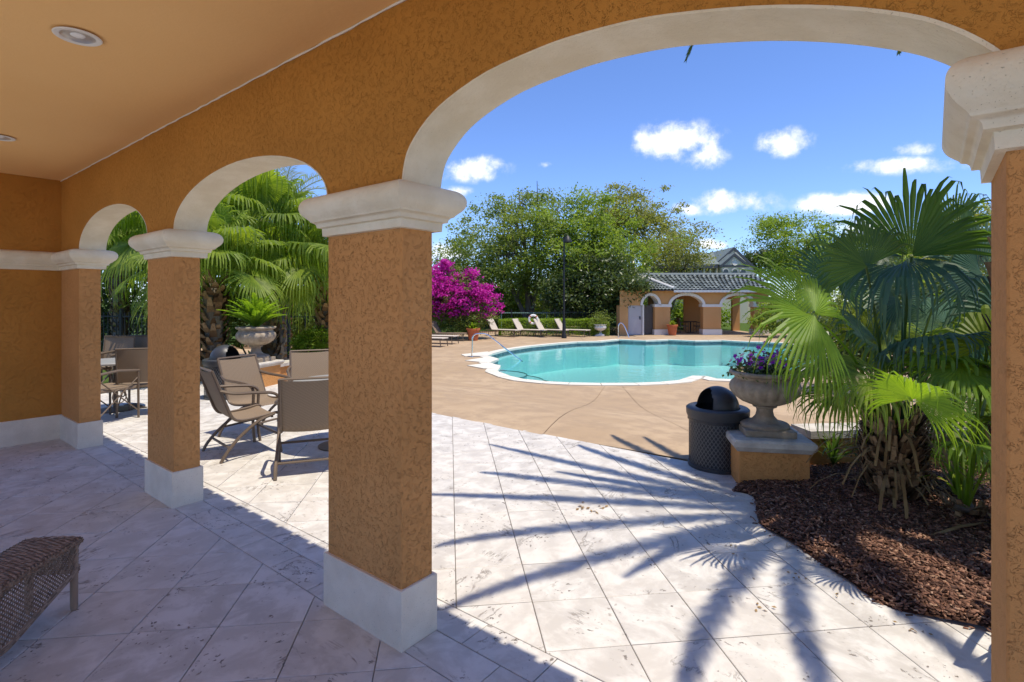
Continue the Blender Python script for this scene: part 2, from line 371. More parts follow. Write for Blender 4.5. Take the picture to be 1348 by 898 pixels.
def np_mesh(name, V, n_per, mat):
    """V: (k*n_per, 3) loose polygons of n_per corners each"""
    V = np.asarray(V, dtype=np.float32).reshape(-1, 3); k = len(V) // n_per; me = bpy.data.meshes.new(name)
    me.vertices.add(len(V)); me.vertices.foreach_set('co', V.ravel()); me.loops.add(k * n_per)
    me.loops.foreach_set('vertex_index', np.arange(k * n_per, dtype=np.int32)); me.polygons.add(k)
    me.polygons.foreach_set('loop_start', np.arange(0, k * n_per, n_per, dtype=np.int32))
    me.update(calc_edges=True); me.materials.append(MATS[mat]); return me
def leaf_quads(P, size, rng, up=.35, aspect=.5, fold=True):
    """a small leaf (rhombus) at every point of P, random lean, biased to face up"""
    n = len(P); nrm = rng.normal(size=(n, 3)); nrm[:, 2] = np.abs(nrm[:, 2]) + up; nrm /= np.linalg.norm(nrm, axis=1)[:, None]
    t = np.cross(nrm, rng.normal(size=(n, 3))); t /= np.linalg.norm(t, axis=1)[:, None] + 1e-9; b = np.cross(nrm, t)
    s = size * rng.uniform(.6, 1.3, size=(n, 1)); drop = nrm * s * .12
    return np.stack([P - t * s * .5 - drop, P + b * s * aspect * .5, P + t * s * .5 - drop, P - b * s * aspect * .5], 1)
def blob_points(blobs, n, rng, shell=.55, clump=.0, nclump=0):
    """points spread through ellipsoids [(cx,cy,cz,rx,ry,rz)], denser to the outside, gathered in clumps"""
    B = np.array(blobs, float); w = (B[:, 3] * B[:, 4] * B[:, 5]) ** (2 / 3); w /= w.sum()
    def pick(k, sh):
        i = rng.choice(len(B), k, p=w); d = rng.normal(size=(k, 3)); d /= np.linalg.norm(d, axis=1)[:, None]
        r = sh + (1 - sh) * rng.uniform(size=(k, 1)) ** .7; r *= 1 + .12 * rng.normal(size=(k, 1)); return B[i, :3] + d * r * B[i, 3:]
    if not nclump: return pick(n, shell)
    C = pick(nclump, shell); i = rng.integers(0, nclump, n); o = rng.normal(size=(n, 3)) * clump * rng.uniform(.5, 1.3, size=(nclump, 1))[i]; o[:, 2] *= .6
    return C[i] + o
# ================================================================== the setting
def zf(x, y):                                   # the pool terrace lies half a metre below the porch
    t = min(1, max(0, (y - 3.9) / 4.8)); return -.5 * t * t * (3 - 2 * t)
OX = -11.2
xs = [-500, -200, -90, -60, -45, -34, -28, -22, -17, -14, OX, -8, -4, 0, 4, 8, 12, 16, 24, 40, 90, 200, 500]
ys = [-300, -100, -40, -20, -12, -6, -3, 0, 2, 3.6, 4.4, 5.2, 6, 7, 8, 9.5, 14, 20, 26, 34, 44, 60, 100, 200, 500]
mb = MB()
for i in range(len(xs) - 1):
    for j in range(len(ys) - 1):
        cx, cy_ = (xs[i] + xs[i + 1]) / 2, (ys[j] + ys[j + 1]) / 2
        if OX < cx < 12 and -12 < cy_ < 34: continue
        if -22 < cx < 12 and 6 < cy_ < 34: continue
        mb.add([(x, y, zf(x, y) - .03) for x, y in ((xs[i], ys[j]), (xs[i + 1], ys[j]), (xs[i + 1], ys[j + 1]), (xs[i], ys[j + 1]))], [(0, 1, 2, 3)])
tag(mb.build('lawn_ground', 'lawn'), kind='structure')
# ---- patio
floor = MB().box(((OX + 12) / 2, -4.2, -.1), (12 - OX, 15.6, .17)).build('patio_floor', 'grout'); tag(floor, kind='structure')
TILE_CELLS = []
def poly_clip(P, a, b, c):                      # keep a*x+b*y+c >= 0
    out = []
    for i in range(len(P)):
        p, q = P[i], P[(i + 1) % len(P)]; dp, dq = a * p[0] + b * p[1] + c, a * q[0] + b * q[1] + c
        if dp >= 0: out.append(p)
        if dp * dq < 0: t = dp / (dp - dq); out.append((p[0] + (q[0] - p[0]) * t, p[1] + (q[1] - p[1]) * t))
    return out
def area(P): return abs(sum(P[i][0] * P[(i + 1) % len(P)][1] - P[(i + 1) % len(P)][0] * P[i][1] for i in range(len(P)))) / 2
H = .566 / 2
def diag(kc, lc, kr, lr, planes, sub=True):
    for k in range(*kr):
        for l in range(*lr):
            s0, s1, d0, d1 = kc + .566 * k, kc + .566 * (k + 1), lc + .566 * l, lc + .566 * (l + 1)
            P = [((s0 + d0) / 2, (s0 - d0) / 2), ((s1 + d0) / 2, (s1 - d0) / 2), ((s1 + d1) / 2, (s1 - d1) / 2), ((s0 + d1) / 2, (s0 - d1) / 2)]
            for pl in planes:
                if len(P) >= 3: P = poly_clip(P, *pl)
            if len(P) >= 3 and area(P) > .004: TILE_CELLS.append(P)
# interior field, behind the threshold; extended unseen past the roof to bounce sunlight
diag(-2.62, -1.73, (-44, 32), (-32, 46), [(0, -1, 0.), (1, 0, 7.88), (0, 1, 11.9), (-1, 0, 11.9)])
# exterior field
diag(-1.55, -1.78, (-24, 36), (-26, 30), [(0, 1, -.392), (0, -1, 3.60), (1, 0, -OX - .02), (-1, 0, 11.9)])
def strip(x0, x1, y0, y1, w, off):
    x = x0 + off
    while x < x1: TILE_CELLS.append([(x, y0), (min(x + w, x1), y0), (min(x + w, x1), y1), (x, y1)]); x += w
strip(-10.8, 1.4, .0, .2, .405, 0); strip(-10.8, 1.4, .2, .392, .405, .17)
def inset(P, d):
    n = len(P); A = sum(P[i][0] * P[(i + 1) % n][1] - P[(i + 1) % n][0] * P[i][1] for i in range(n))
    if A < 0: P = P[::-1]
    out = []
    for i in range(n):
        p, a, b = Vector(P[i]), Vector(P[i - 1]), Vector(P[(i + 1) % n]); e1 = (p - a).normalized(); e2 = (b - p).normalized()
        n1, n2 = Vector((-e1.y, e1.x)), Vector((-e2.y, e2.x)); m_ = n1 + n2
        out.append(p + m_ * (d / max(.35, 1 + n1.dot(n2)))) 
    return out
def tile_mb(P, mb, dz, tx, ty):
    P = inset(P, .0022); n = len(P); Q = inset(P, .003); c = sum((Vector(p) for p in P), Vector((0, 0))) / n
    zt = lambda p: dz + (p[0] - c.x) * tx + (p[1] - c.y) * ty
    vs = [(p[0], p[1], -.02) for p in P] + [(p[0], p[1], zt(p) - .0025) for p in P] + [(p[0], p[1], zt(p)) for p in Q]
    fs = [tuple(range(2 * n, 3 * n))]
    for r in (0, 1): fs += [(r * n + i, r * n + (i + 1) % n, (r + 1) * n + (i + 1) % n, (r + 1) * n + i) for i in range(n)]
    mb.add(vs, fs)
def px_area(P):
    q = [project((p[0], p[1], 0)) for p in P]
    if any(a[2] < .3 for a in q): return 0
    cx = sum(a[0] for a in q) / len(q); cy_ = sum(a[1] for a in q) / len(q)
    if not (-20 < cx < 1330 and cy_ < 925): return 0
    return area([(a[0], a[1]) for a in q])
def hid(P):                                     # behind the mulch bed or columns
    cx = sum(p[0] for p in P) / len(P); cy_ = sum(p[1] for p in P) / len(P)
    return (cx > -1.0 and cy_ > 2.6) or (cx > -.3 and cy_ > 2.05) or (cx > .35 and cy_ > 1)
order = sorted(TILE_CELLS, key=lambda P: -px_area(P) * (0 if hid(P) else 1))
rest = MB(); rr = random.Random(3)
for i, P in enumerate(order):
    a = (rr.uniform(-.0009, .0009), rr.uniform(-.003, .003), rr.uniform(-.003, .003))
    if i < 296 and px_area(P) > 20 and not hid(P):
        mb = MB(); tile_mb(P, mb, *a); mb.build('tile', 'travertine', floor)
    else: tile_mb(P, rest, *a)
tag(rest.build('tile_field', 'travertine', floor), kind='stuff')
# ---- pool outline (inner edge of the coping), from the photograph, on the level of the pool terrace
ZP = -.5
inner_px = [(655, 489.5), (672, 496), (690, 500), (720, 503), (750, 504.5), (790, 505.2), (835, 505), (868, 503.8), (893, 501.5), (912, 495.5), (930, 496), (944, 499.5), (972, 500.5),
            (1010, 497), (1060, 484), (1085, 470), (1075, 459), (1030, 452), (975, 450), (950, 448.6), (915, 449.3), (880, 447.8), (850, 449), (815, 447.6), (790, 450), (760, 450.8), (735, 452.8), (700, 456.2), (668, 461),
            (640, 468.2), (657, 473.3), (645, 478), (659, 483)]
inner = [G(x, y, ZP).to_2d() for x, y in inner_px]
def offset_poly(P, d):
    n = len(P); A = sum(P[i].x * P[(i + 1) % n].y - P[(i + 1) % n].x * P[i].y for i in range(n)); sg = -1 if A > 0 else 1; out = []
    for i in range(n):
        e1 = (P[i] - P[i - 1]).normalized(); e2 = (P[(i + 1) % n] - P[i]).normalized()
        n1, n2 = Vector((-e1.y, e1.x)) * sg, Vector((-e2.y, e2.x)) * sg; m_ = n1 + n2
        out.append(P[i] + m_ * (d / max(.75, 1 + n1.dot(n2))))
    return out
outer = offset_poly(inner, .36)
edge_line = offset_poly(inner, .02)
# ---- deck sheet (with the pool cut out), sawn into slabs by recessed joints
rect = [Vector(p) for p in ((OX, 3.62), (-5.5, 3.58), (-3.7, 3.56), (-1.9, 3.66), (12, 3.62), (12, 34), (-22, 34), (-22, 6), (OX, 6))]
pts = list(rect) + list(edge_line); nr = len(rect); ne = len(edge_line)
edges = [(i, (i + 1) % nr) for i in range(nr)] + [(nr + i, nr + (i + 1) % ne) for i in range(ne)]
for k in range(-44, 25):
    for j in range(8, 68, 1):
        x, y = k * .5 * (1 if j < 20 else 1), j * .5
        if j > 20 and (j % 2 or k % 2): continue
        pts.append(Vector((x + .013, y + .007)))
vo_, eo, fo, *_ = delaunay_2d_cdt(pts, edges, [], 1, 1e-4)
def inside(p, P):
    c = False
    for i in range(len(P)):
        a, b = P[i], P[i - 1]
        if (a.y > p[1]) != (b.y > p[1]) and p[0] < (b.x - a.x) * (p[1] - a.y) / (b.y - a.y) + a.x: c = not c
    return c
fo = [f for f in fo if len(f) == 3 and not inside(sum((vo_[i] for i in f), Vector((0, 0))) / 3, edge_line) and inside(sum((vo_[i] for i in f), Vector((0, 0))) / 3, rect)]
bm = bmesh.new(); bv = [bm.verts.new((v.x, v.y, 0)) for v in vo_]
for f in fo: bm.faces.new([bv[i] for i in f])
bmesh.ops.delete(bm, geom=[v for v in bm.verts if not v.link_faces], context='VERTS')
base = bm.copy()
j1a, j1b, j2a, j2b = Vector((-3.65, 3.64)), Vector((-4.17, 4.9)), Vector((-2.39, 5.03)), Vector((-2.96, 5.86))
JO = [(j1a, (j1b - j1a)), (j2a, (j2b - j2a)), (Vector((-7.2, 3.6)), Vector((-.25, 1))), (Vector((-10.4, 3.6)), Vector((-.1, 1))), (Vector((.8, 5)), Vector((-.3, 1))),
      (Vector((-3, 6.6)), Vector((1, .16))), (Vector((-12, 13)), Vector((1, .25))), (Vector((-12, 21)), Vector((1, .9))), (Vector((2, 12)), Vector((1, .1)))]
for p, d in JO:
    n_ = Vector((-d.y, d.x)).normalized()
    for s_ in (-.0045, .0045):
        q = p + n_ * s_
        bmesh.ops.bisect_plane(bm, geom=list(bm.verts) + list(bm.edges) + list(bm.faces), plane_co=(q.x, q.y, 0), plane_no=(n_.x, n_.y, 0))
    bmesh.ops.delete(bm, geom=[f for f in bm.faces if abs((f.calc_center_median().to_2d() - p).dot(n_)) < .0044], context='FACES')
for v in bm.verts: v.co.z = zf(v.co.x, v.co.y)
for v in base.verts: v.co.z = zf(v.co.x, v.co.y) - .012
me = bpy.data.meshes.new('pool_deck'); base.to_mesh(me); base.free(); me.materials.append(MATS['deck_joint']); deck = link('pool_deck', me); tag(deck, kind='structure')
bm.faces.ensure_lookup_table(); seen = set(); pieces = []
for f in bm.faces:
    if f.index in seen: continue
    st = [f]; seen.add(f.index); grp = []
    while st:
        g = st.pop(); grp.append(g)
        for e_ in g.edges:
            for h in e_.link_faces:
                if h.index not in seen: seen.add(h.index); st.append(h)
    pieces.append(grp)
for grp in pieces:
    if sum(f.calc_area() for f in grp) < .05: continue
    idx = {}; V = []; Fs = []
    for f in grp:
        t = []
        for v in f.verts:
            if v.index not in idx: idx[v.index] = len(V); V.append(v.co[:])
            t.append(idx[v.index])
        Fs.append(t)
    me = bpy.data.meshes.new('slab'); me.from_pydata(V, [], Fs); me.materials.append(MATS['deck_concrete']); me.shade_smooth(); link('slab', me, deck)
bm.free()
# ---- pool: coping stones, wall with waterline tiles, floor, steps, water
pool = thing('swimming_pool', None, None); del pool
pool = bpy.data.objects.new('swimming_pool', None); COL.objects.link(pool)
tag(pool, 'free-form turquoise swimming pool with pale coping beyond the patio', 'pool')
ncop = 0
for i in range(len(inner)):
    a, b, c, d = inner[i], inner[(i + 1) % len(inner)], outer[(i + 1) % len(inner)], outer[i]
    seg = max(1, round((b - a).length / .62))
    for k in range(seg):
        g_ = .008 / max(.05, (b - a).length); t0, t1 = k / seg + g_, (k + 1) / seg - g_
        q = [a.lerp(b, t0), a.lerp(b, t1), d.lerp(c, t1), d.lerp(c, t0)]
        MB().prism([(p.x, p.y) for p in q], ZP - .05, ZP + .022 + .003 * (k % 2)).build('coping_stone', 'coping_stone', pool); ncop += 1
for tg in ([(607, 467.3), (642, 463.6), (648, 467), (640, 469.5), (612, 469.6)], [(612, 475.5), (645, 470.2), (657, 473.6), (642, 478.4)], [(615, 482), (642, 478.8), (659, 482), (655, 486.5), (636, 486)]):
    q = [G(x, y, ZP) for x, y in tg]; MB().prism([(p.x, p.y) for p in q], ZP - .03, ZP + .027).build('coping_tongue', 'coping_stone', pool)
ZW = ZP - .13
def ring(P, z0, z1, name, mat, d=0):
    Q = offset_poly(P, d) if d else P; n = len(Q)
    MB().add([(p.x, p.y, z0) for p in Q] + [(p.x, p.y, z1) for p in Q], [(i, (i + 1) % n, n + (i + 1) % n, n + i) for i in range(n)]).build(name, mat, pool)
ring(inner, ZP - .05, ZP - .24, 'waterline_tile', 'waterline_tile', .03); ring(inner, ZP - .24, -1.75, 'pool_wall', 'pool_plaster', .03)
vo_, eo, fo, *_ = delaunay_2d_cdt(offset_poly(inner, .03), [(i, (i + 1) % len(inner)) for i in range(len(inner))], [], 1, 1e-4)
fo = [f for f in fo if inside(sum((vo_[i] for i in f), Vector((0, 0))) / len(f), inner)]
MB().add([(v.x, v.y, -1.75) for v in vo_], fo).build('pool_floor', 'pool_plaster', pool)
sc0 = G(652, 481, ZP)
for k, r in enumerate((2.1, 1.55, 1.0)):
    A = [(sc0.x + r * math.cos(R(a)) * 1.0, sc0.y + r * math.sin(R(a))) for a in range(-60, 131, 6)]
    A = [p for p in A if inside(p, inner)]
    if len(A) < 3: continue
    z = ZW - .56 + k * .19; n = len(A); c0 = (sc0.x + .1, sc0.y + .05)
    MB().add([(c0[0], c0[1], z)] + [(x, y, z) for x, y in A] + [(x, y, -1.75) for x, y in A], [(0, i + 1, i + 2) for i in range(n - 1)] + [(i + 1, i + 2, n + i + 2, n + i + 1) for i in range(n - 1)]).build('pool_step', 'pool_plaster', pool)
    MB().tube([(x, y, z + .006) for x, y in A], .016, 5).build('step_edge', 'step_edge_tile', pool)
wt = MB().add([(v.x, v.y, ZW) for v in vo_], fo).build('pool_water', 'water'); tag(wt, kind='structure')
# pool hand rails
def rail(name, label, P, r=.024):
    o = thing(name, label, 'handrail', tuple(P[0])); b0 = Vector(P[0])
    MB().tube([Vector(p) - b0 for p in catmull(P, 6)], r, 8).build('rail', 'stainless', o, smooth=True)
    for e_ in (P[0], ): MB().lathe([(.0, .03), (.05, .028), (.055, .0)], 12, tuple(Vector(e_) - b0)).build('escutcheon', 'stainless', o, smooth=True)
d0 = G(621, 470, ZP).dot(Vector((FW.x, FW.y, 0))) + CD * FW.y
dd = F_PX * (EYE - ZP) / (470 - HOR)
rail('pool_handrail', 'bent stainless handrail over the entry steps in the near left pool corner', [at(621, 470, dd), at(621.5, 455, dd), at(622.5, 443.5, dd), at(628, 439.6, dd), at(640, 440.2, dd), at(650, 447, dd), at(668, 461, dd), at(688, 476.5, dd)])
dd = F_PX * (EYE - ZP) / (444 - HOR)
rail('pool_handrail', 'small stainless grab rail at the far pool edge facing the pool house', [at(814, 444, dd), at(814, 433, dd), at(815, 427, dd), at(818.5, 425.6, dd), at(823, 432, dd - .1), at(829, 447, dd - .2)], .03)
# ================================================================== the porch
loggia = thing('porch_building', 'orange stucco porch with cream arches that frames the whole view', 'porch')
COLS = [(-5.129, -4.573), (-2.495, -1.905), (.125, .70), (2.74, 3.3)]
OPEN = [(-7.16, -5.129), (-4.573, -2.495), (-1.905, .128), (.70, 2.74)]
T = .19; TW = .235; ZS = 2.135; ZC = 2.961; ZT = 3.12; RISE = .352; XE = -7.885; XR = 3.3
BIG = [(-1.905, 2.135), (-1.888, 2.215), (-1.85, 2.29), (-1.74, 2.385), (-1.6, 2.45), (-1.39, 2.503), (-1.15, 2.522), (-1.0, 2.523), (-.8, 2.508), (-.64, 2.483), (-.4, 2.425), (-.2, 2.357), (-.05, 2.288), (.03, 2.235), (.09, 2.18), (.128, 2.135)]
def arch_pts(x0, x1, n=28, z0=ZS, rise=RISE):
    if abs(x0 + 1.905) < .02: return [(p.x * (1 if rise == RISE else .993) - (0 if rise == RISE else .006), p.z - (0 if rise == RISE or p.z < 2.14 else .008)) for p in catmull([(x, 0, z) for x, z in BIG], 3)]
    c, a = (x0 + x1) / 2, (x1 - x0) / 2; return [(c - a * math.cos(math.pi * k / n), z0 + rise * math.sin(math.pi * k / n)) for k in range(n + 1)]
mb = MB()
def wall_quad(xa, za, xb, zb):
    for y in (0, TW): mb.add([(xa, y, za), (xb, y, zb), (xb, y, ZT), (xa, y, ZT)], [(0, 1, 2, 3) if y == 0 else (3, 2, 1, 0)])
prev = XE - .2
for (x0, x1) in OPEN:
    wall_quad(prev, ZS, x0, ZS); A = arch_pts(x0, x1)
    mb.add([(prev, 0, ZS), (x0, 0, ZS), (x0, TW, ZS), (prev, TW, ZS)], [(0, 1, 2, 3)])
    for p, q in zip(A, A[1:]): wall_quad(p[0], p[1], q[0], q[1])
    prev = x1
wall_quad(prev, ZS, XR, ZS)
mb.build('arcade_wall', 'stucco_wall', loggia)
for (x0, x1) in OPEN:
    A = arch_pts(x0, x1); B = arch_pts(x0 + .008, x1 - .008, rise=RISE - .008); m_ = MB()
    for y0, y1, X in ((.0, TW, B),):
        m_.sheet([[(x, -.0015, z) for x, z in A], [(x, -.0015, z) for x, z in B], [(x, TW * .5, z) for x, z in B], [(x, TW + .0015, z) for x, z in B], [(x, TW + .0015, z) for x, z in A]])
    m_.build('arch_reveal', 'cream_trim', loggia, smooth=True)
PROF = [(.0, 1.925), (.020, 1.928), (.022, 1.966), (.026, 1.969), (.040, 1.971), (.043, 1.986), (.050, 1.994), (.063, 2.000), (.066, 2.006), (.078, 2.018), (.093, 2.034), (.103, 2.053), (.106, 2.074), (.102, 2.094), (.090, 2.112), (.070, 2.126), (.040, 2.134), (.0, 2.1365), (-.03, 2.137)]
PROF = PROF[:6] + [(p.x, p.z) for p in catmull([(o, 0, z) for o, z in PROF[6:17]], 3)] + PROF[17:]
for i, (x0, x1) in enumerate([(XE, -7.16)] + COLS):
    TC = .40 if i == 3 else T; TK = TC if i == 3 else TW - .02
    c = MB().box(((x0 + x1) / 2, TC / 2, 1.0), (x1 - x0, TC, 1.94)).build('column', 'stucco_orange', loggia, bevel=.006)
    MB().rect_ring(x0, x1, 0, TK, PROF).build('capital', 'cream_trim', c, smooth=38)
    MB().rect_ring(x0, x1, 0, TC, [(-.01, .2726), (.0125, .2726), (.016, .269), (.016, -.015)]).build('plinth', 'plinth_paint', c)
YB = -2.35  # rear edge out of view, cut short to let bounced light in
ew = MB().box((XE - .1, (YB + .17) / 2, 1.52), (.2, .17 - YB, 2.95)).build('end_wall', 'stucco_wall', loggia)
def strip_x(prof, y0, y1, name, mat, smooth=False):
    MB().sheet([[(XE + o, y0, z), (XE + o, y1, z)] for o, z in prof]).build(name, mat, ew, smooth=smooth)
P2 = [(o * .62, z) for o, z in PROF]
strip_x(P2, YB, .02, 'cornice', 'cream_trim', 38); strip_x([(0, .2726), (.0125, .2726), (.016, .269), (.016, -.015)], YB, .0, 'skirting', 'plinth_paint')
MB().box(((XE - .2 + XR) / 2, YB / 2, ZC + .06), (XR - XE + .2, -YB, .118)).build('ceiling', 'ceiling_paint', loggia)
rc = random.Random(5); P = [(x * .08 + XE, -.005 - rc.uniform(0, .003), ZC - .006 + rc.uniform(-.002, .002)) for x in range(0, 138)]
MB().tube(P, [.0042 + .003 * rc.random() for _ in P], 5).build('caulk_bead', 'caulk', loggia)
# roof: eave, slope, barrel tiles with scalloped eave ends
EY = .47
MB().add([(XE - .6, EY - .04, 3.07), (XR, EY - .04, 3.07), (XR, -1.15, 3.75), (XE - .6, -1.15, 3.75), (XR, -2.4, 3.07), (XE - .6, -2.4, 3.07)], [(0, 1, 2, 3), (3, 2, 4, 5), (0, 1, 4, 5)]).build('roof', 'roof_tile_glazed', loggia)
MB().box(((XE + XR) / 2 - .3, (T + EY) / 2, 3.045), (XR - XE + .6, EY - T, .05)).build('soffit_board', 'cream_trim', loggia)
tb = MB(); x = XE - .5
while x < XR:
    for r in range(4):
        y0 = EY + .03 - r * .42; z0 = 3.10 + r * .163
        rows = [[(x + .085 * math.cos(R(a)), y, z + .075 * math.sin(R(a))) for a in range(0, 181, 36)] for y, z in ((y0, z0), (y0 - .45, z0 + .18))]
        tb.sheet(rows)
    x += .205
tag(tb.build('roof_tile', 'roof_tile_glazed', loggia), kind='stuff')
# ceiling lights
def downlight(label, x, y):
    o = thing('recessed_light', label, 'ceiling light', (x, y, ZC), 0, 'recessed ceiling lights')
    MB().lathe([(.072, -.0005), (.078, -.005), (.098, -.0045), (.103, -.000)], 32).build('trim_ring', 'white_paint', o, smooth=True)
    MB().lathe([(.073, -.002), (.067, .002), (.055, .005), (.042, .0065), (.0, .007)], 32).build('reflector', 'lamp_reflector', o, smooth=True)
    MB().lathe([(.0, .000), (.022, .001), (.030, .004), (.032, .0065)], 20).build('bulb', 'ring_white', o, smooth=True)
# openings for the cans: the ring hangs just under the ceiling
for lb, x, y in (('round recessed ceiling light with white ring, nearest one in full view', -3.46, -.83), ('recessed ceiling light cut off by the left edge of the photo', -6.13, -.76)):
    downlight(lb, x, y)
for o in list(bpy.data.objects):
    if o.name.startswith('recessed_light'): o.location.z = ZC - .009
# ================================================================== plants
def fan_blade(V, hub, p, n, rad, nseg=38, spread=150, split=.46, droop=.35, rg=rnd, thread=True, cup=.12):
    """palmate leaf: pleated segments round the hub, joined to `split`, free drooping tips; appends quads to V"""
    p = p.normalized(); n = (n - p * n.dot(p)).normalized(); s = n.cross(p); Z = Vector((0, 0, 1))
    da = 2 * R(spread) / nseg
    def pt(a, r, k, lift):
        d = p * math.cos(a) + s * math.sin(a); q = hub + d * r + n * (lift - cup * r * r / rad + .05 * rad * abs(math.sin(a)) )
        return q
    for i in range(nseg):
        a = -R(spread) + da * (i + .5); L_ = rad * (1 - .30 * (abs(a) / math.pi) ** 1.5) * rg.uniform(.84, 1.08)
        sp = split * rg.uniform(.9, 1.1); dr = droop * rg.uniform(.6, 1.5); tw = rg.uniform(-.25, .25) * da
        st = [(.03, 1.), (.28, 1.), (sp, .97), (sp + (1 - sp) * .38, .66), (sp + (1 - sp) * .72, .34), (1., .03)]
        prev = None
        for (t, wf) in st:
            r = t * L_; w = math.tan(da / 2) * min(r, sp * L_) * wf; u = max(0, (t - sp * .8) / (1 - sp * .8))
            fall = -Z * dr * L_ * .55 * u ** 2.0; shrink = 1 - .22 * dr * u * u * 2
            rr = r * shrink; c = pt(a + tw * u, rr, i, 0) + fall; d = (p * math.cos(a) + s * math.sin(a)); sd_ = n.cross(d).normalized()
            pl = min(w * .55, .03)
            cur = (c - sd_ * w - n * 0, c + n * pl, c + sd_ * w)
            if prev: V += [prev[0], prev[1], cur[1], cur[0], prev[1], prev[2], cur[2], cur[1]]
            prev = cur
def stalk(V, a, b, sag, r0, r1, n=7, m=4):
    a, b = Vector(a), Vector(b); c = (a + b) / 2 + Vector((0, 0, sag)); P = bez(a, c, b, n); prev = None
    for i, q in enumerate(P):
        t = (P[min(i + 1, n)] - P[max(i - 1, 0)]).normalized(); e1 = t.cross(Vector((0, 0, 1))).normalized() if abs(t.z) < .98 else Vector((1, 0, 0)); e2 = t.cross(e1)
        r = r0 + (r1 - r0) * i / n; cur = [q + (e1 * math.cos(k * 2 * math.pi / m) + e2 * .6 * math.sin(k * 2 * math.pi / m)) * r for k in range(m)]
        if prev:
            for k in range(m): V += [prev[k], prev[(k + 1) % m], cur[(k + 1) % m], cur[k]]
        prev = cur
def boots(name, root, h, r, n, seed, up=1.1, size=.16, mat='palm_boot', flare=.05, wd=.33):
    rg = random.Random(seed); V = []
    for i in range(n):
        t = i / n; z = h * t + rg.uniform(-.02, .02); a = i * 2.39996 + rg.uniform(-.2, .2); o = Vector((math.cos(a), math.sin(a), 0)); s_ = Vector((-o.y, o.x, 0))
        L_ = size * rg.uniform(.6, 1.45); w = size * wd * rg.uniform(.8, 1.2); b = o * r + Vector((0, 0, z)); tip = b + o * (flare + L_ * .35) + Vector((0, 0, L_ * up * rg.uniform(.4, 1.)))
        m_ = (b + tip) / 2 + o * .03
        q = [b - s_ * w, b + s_ * w, m_ + s_ * w * .7, m_ - s_ * w * .7]; q2 = [m_ - s_ * w * .7, m_ + s_ * w * .7, tip + s_ * w * .35, tip - s_ * w * .35]
        ins = -o * .02
        V += q + q2 + [x + ins for x in q[::-1]] + [x + ins for x in q2[::-1]] + [q[1], q[1] + ins, q[2] + ins, q[2]] + [q2[2], q2[2] + ins, q2[3] + ins, q2[3]]
    return link(name, np_mesh(name, V, 4, mat), root)
def dead_strips(name, root, z0, z1, r, n, seed, L0=.25, L1=.6, mat='dry_leaf'):
    rg = random.Random(seed); V = []
    for i in range(n):
        a = rg.uniform(0, 6.283); o = Vector((math.cos(a), math.sin(a), 0)); s_ = Vector((-o.y, o.x, 0)) * rg.uniform(.004, .011); z = rg.uniform(z0, z1); L_ = rg.uniform(L0, L1) * (.4 + .8 * rg.random() ** 2)
        b = o * r + Vector((0, 0, z)); c = b + o * L_ * .55 + Vector((0, 0, L_ * .25)); e = b + o * L_ * rg.uniform(.7, 1.0) - Vector((0, 0, min(z - .01, L_ * rg.uniform(-.2, .7))))
        P = bez(b, c, e, 4)
        for q0, q1 in zip(P, P[1:]): V += [q0 - s_, q0 + s_, q1 + s_, q1 - s_]
    return link(name, np_mesh(name, V, 4, mat), root)
def fan_palm(name, label, loc, trunk_h, trunk_r, fronds, seed, leaf='palm_leaf', nboot=60, group=None, dry=0, nseg=38, boot=.16, cat='palm'):
    """fronds: list of (hub xyz rel. to root, petiole dir or None, normal or None, radius, droop, material)"""
    o = thing(name, label, cat, loc, 0, group); rg = random.Random(seed)
    P = [(rg.uniform(-.02, .02) * i, rg.uniform(-.02, .02) * i, trunk_h * i / 5 - .05 * (i == 0)) for i in range(6)]
    MB().tube(P, [trunk_r * 1.15, trunk_r, trunk_r, trunk_r * .95, trunk_r * .9, trunk_r * .6], 12).build('trunk', 'bark', o, smooth=True)
    if nboot: boots('leaf_base', o, trunk_h, trunk_r * .85, nboot, seed, size=boot, flare=.05 if boot > .2 or boot < .12 else .07, wd=.33 if boot > .2 or boot < .12 else .15)
    if dry: dead_strips('dried_leaf', o, trunk_h * .2, trunk_h, trunk_r, dry, seed)
    top = Vector((0, 0, trunk_h))
    for (hub, pd, nm, rad, dr, mat, *spr) in fronds:
        hub = Vector(hub); V = []; d = hub - top; out = Vector((d.x, d.y, 0)); out = out.normalized() if out.length > 1e-4 else Vector((1, 0, 0))
        a0 = out * trunk_r * .5 + Vector((0, 0, trunk_h * .93)); ln = d.length
        stalk(V, a0, hub, ln * .16, .0125, .008)
        t_end = (hub - ((a0 + hub) / 2 + Vector((0, 0, ln * .16)))).normalized()
        pd_ = Vector(pd) if pd else t_end
        nm_ = Vector(nm) if nm else (Vector((0, 0, 1)) + Vector((rg.uniform(-.3, .3), rg.uniform(-.3, .3), 0)) - out * .1)
        spr_ = spr[0] if spr else 150; fan_blade(V, hub, pd_, nm_, rad, nseg=max(14, int(nseg * spr_ / 150)), spread=spr_, droop=dr, rg=rg, split=rg.uniform(.42, .52))
        link('frond', np_mesh('frond', V, 4, mat or leaf), o)
    return o
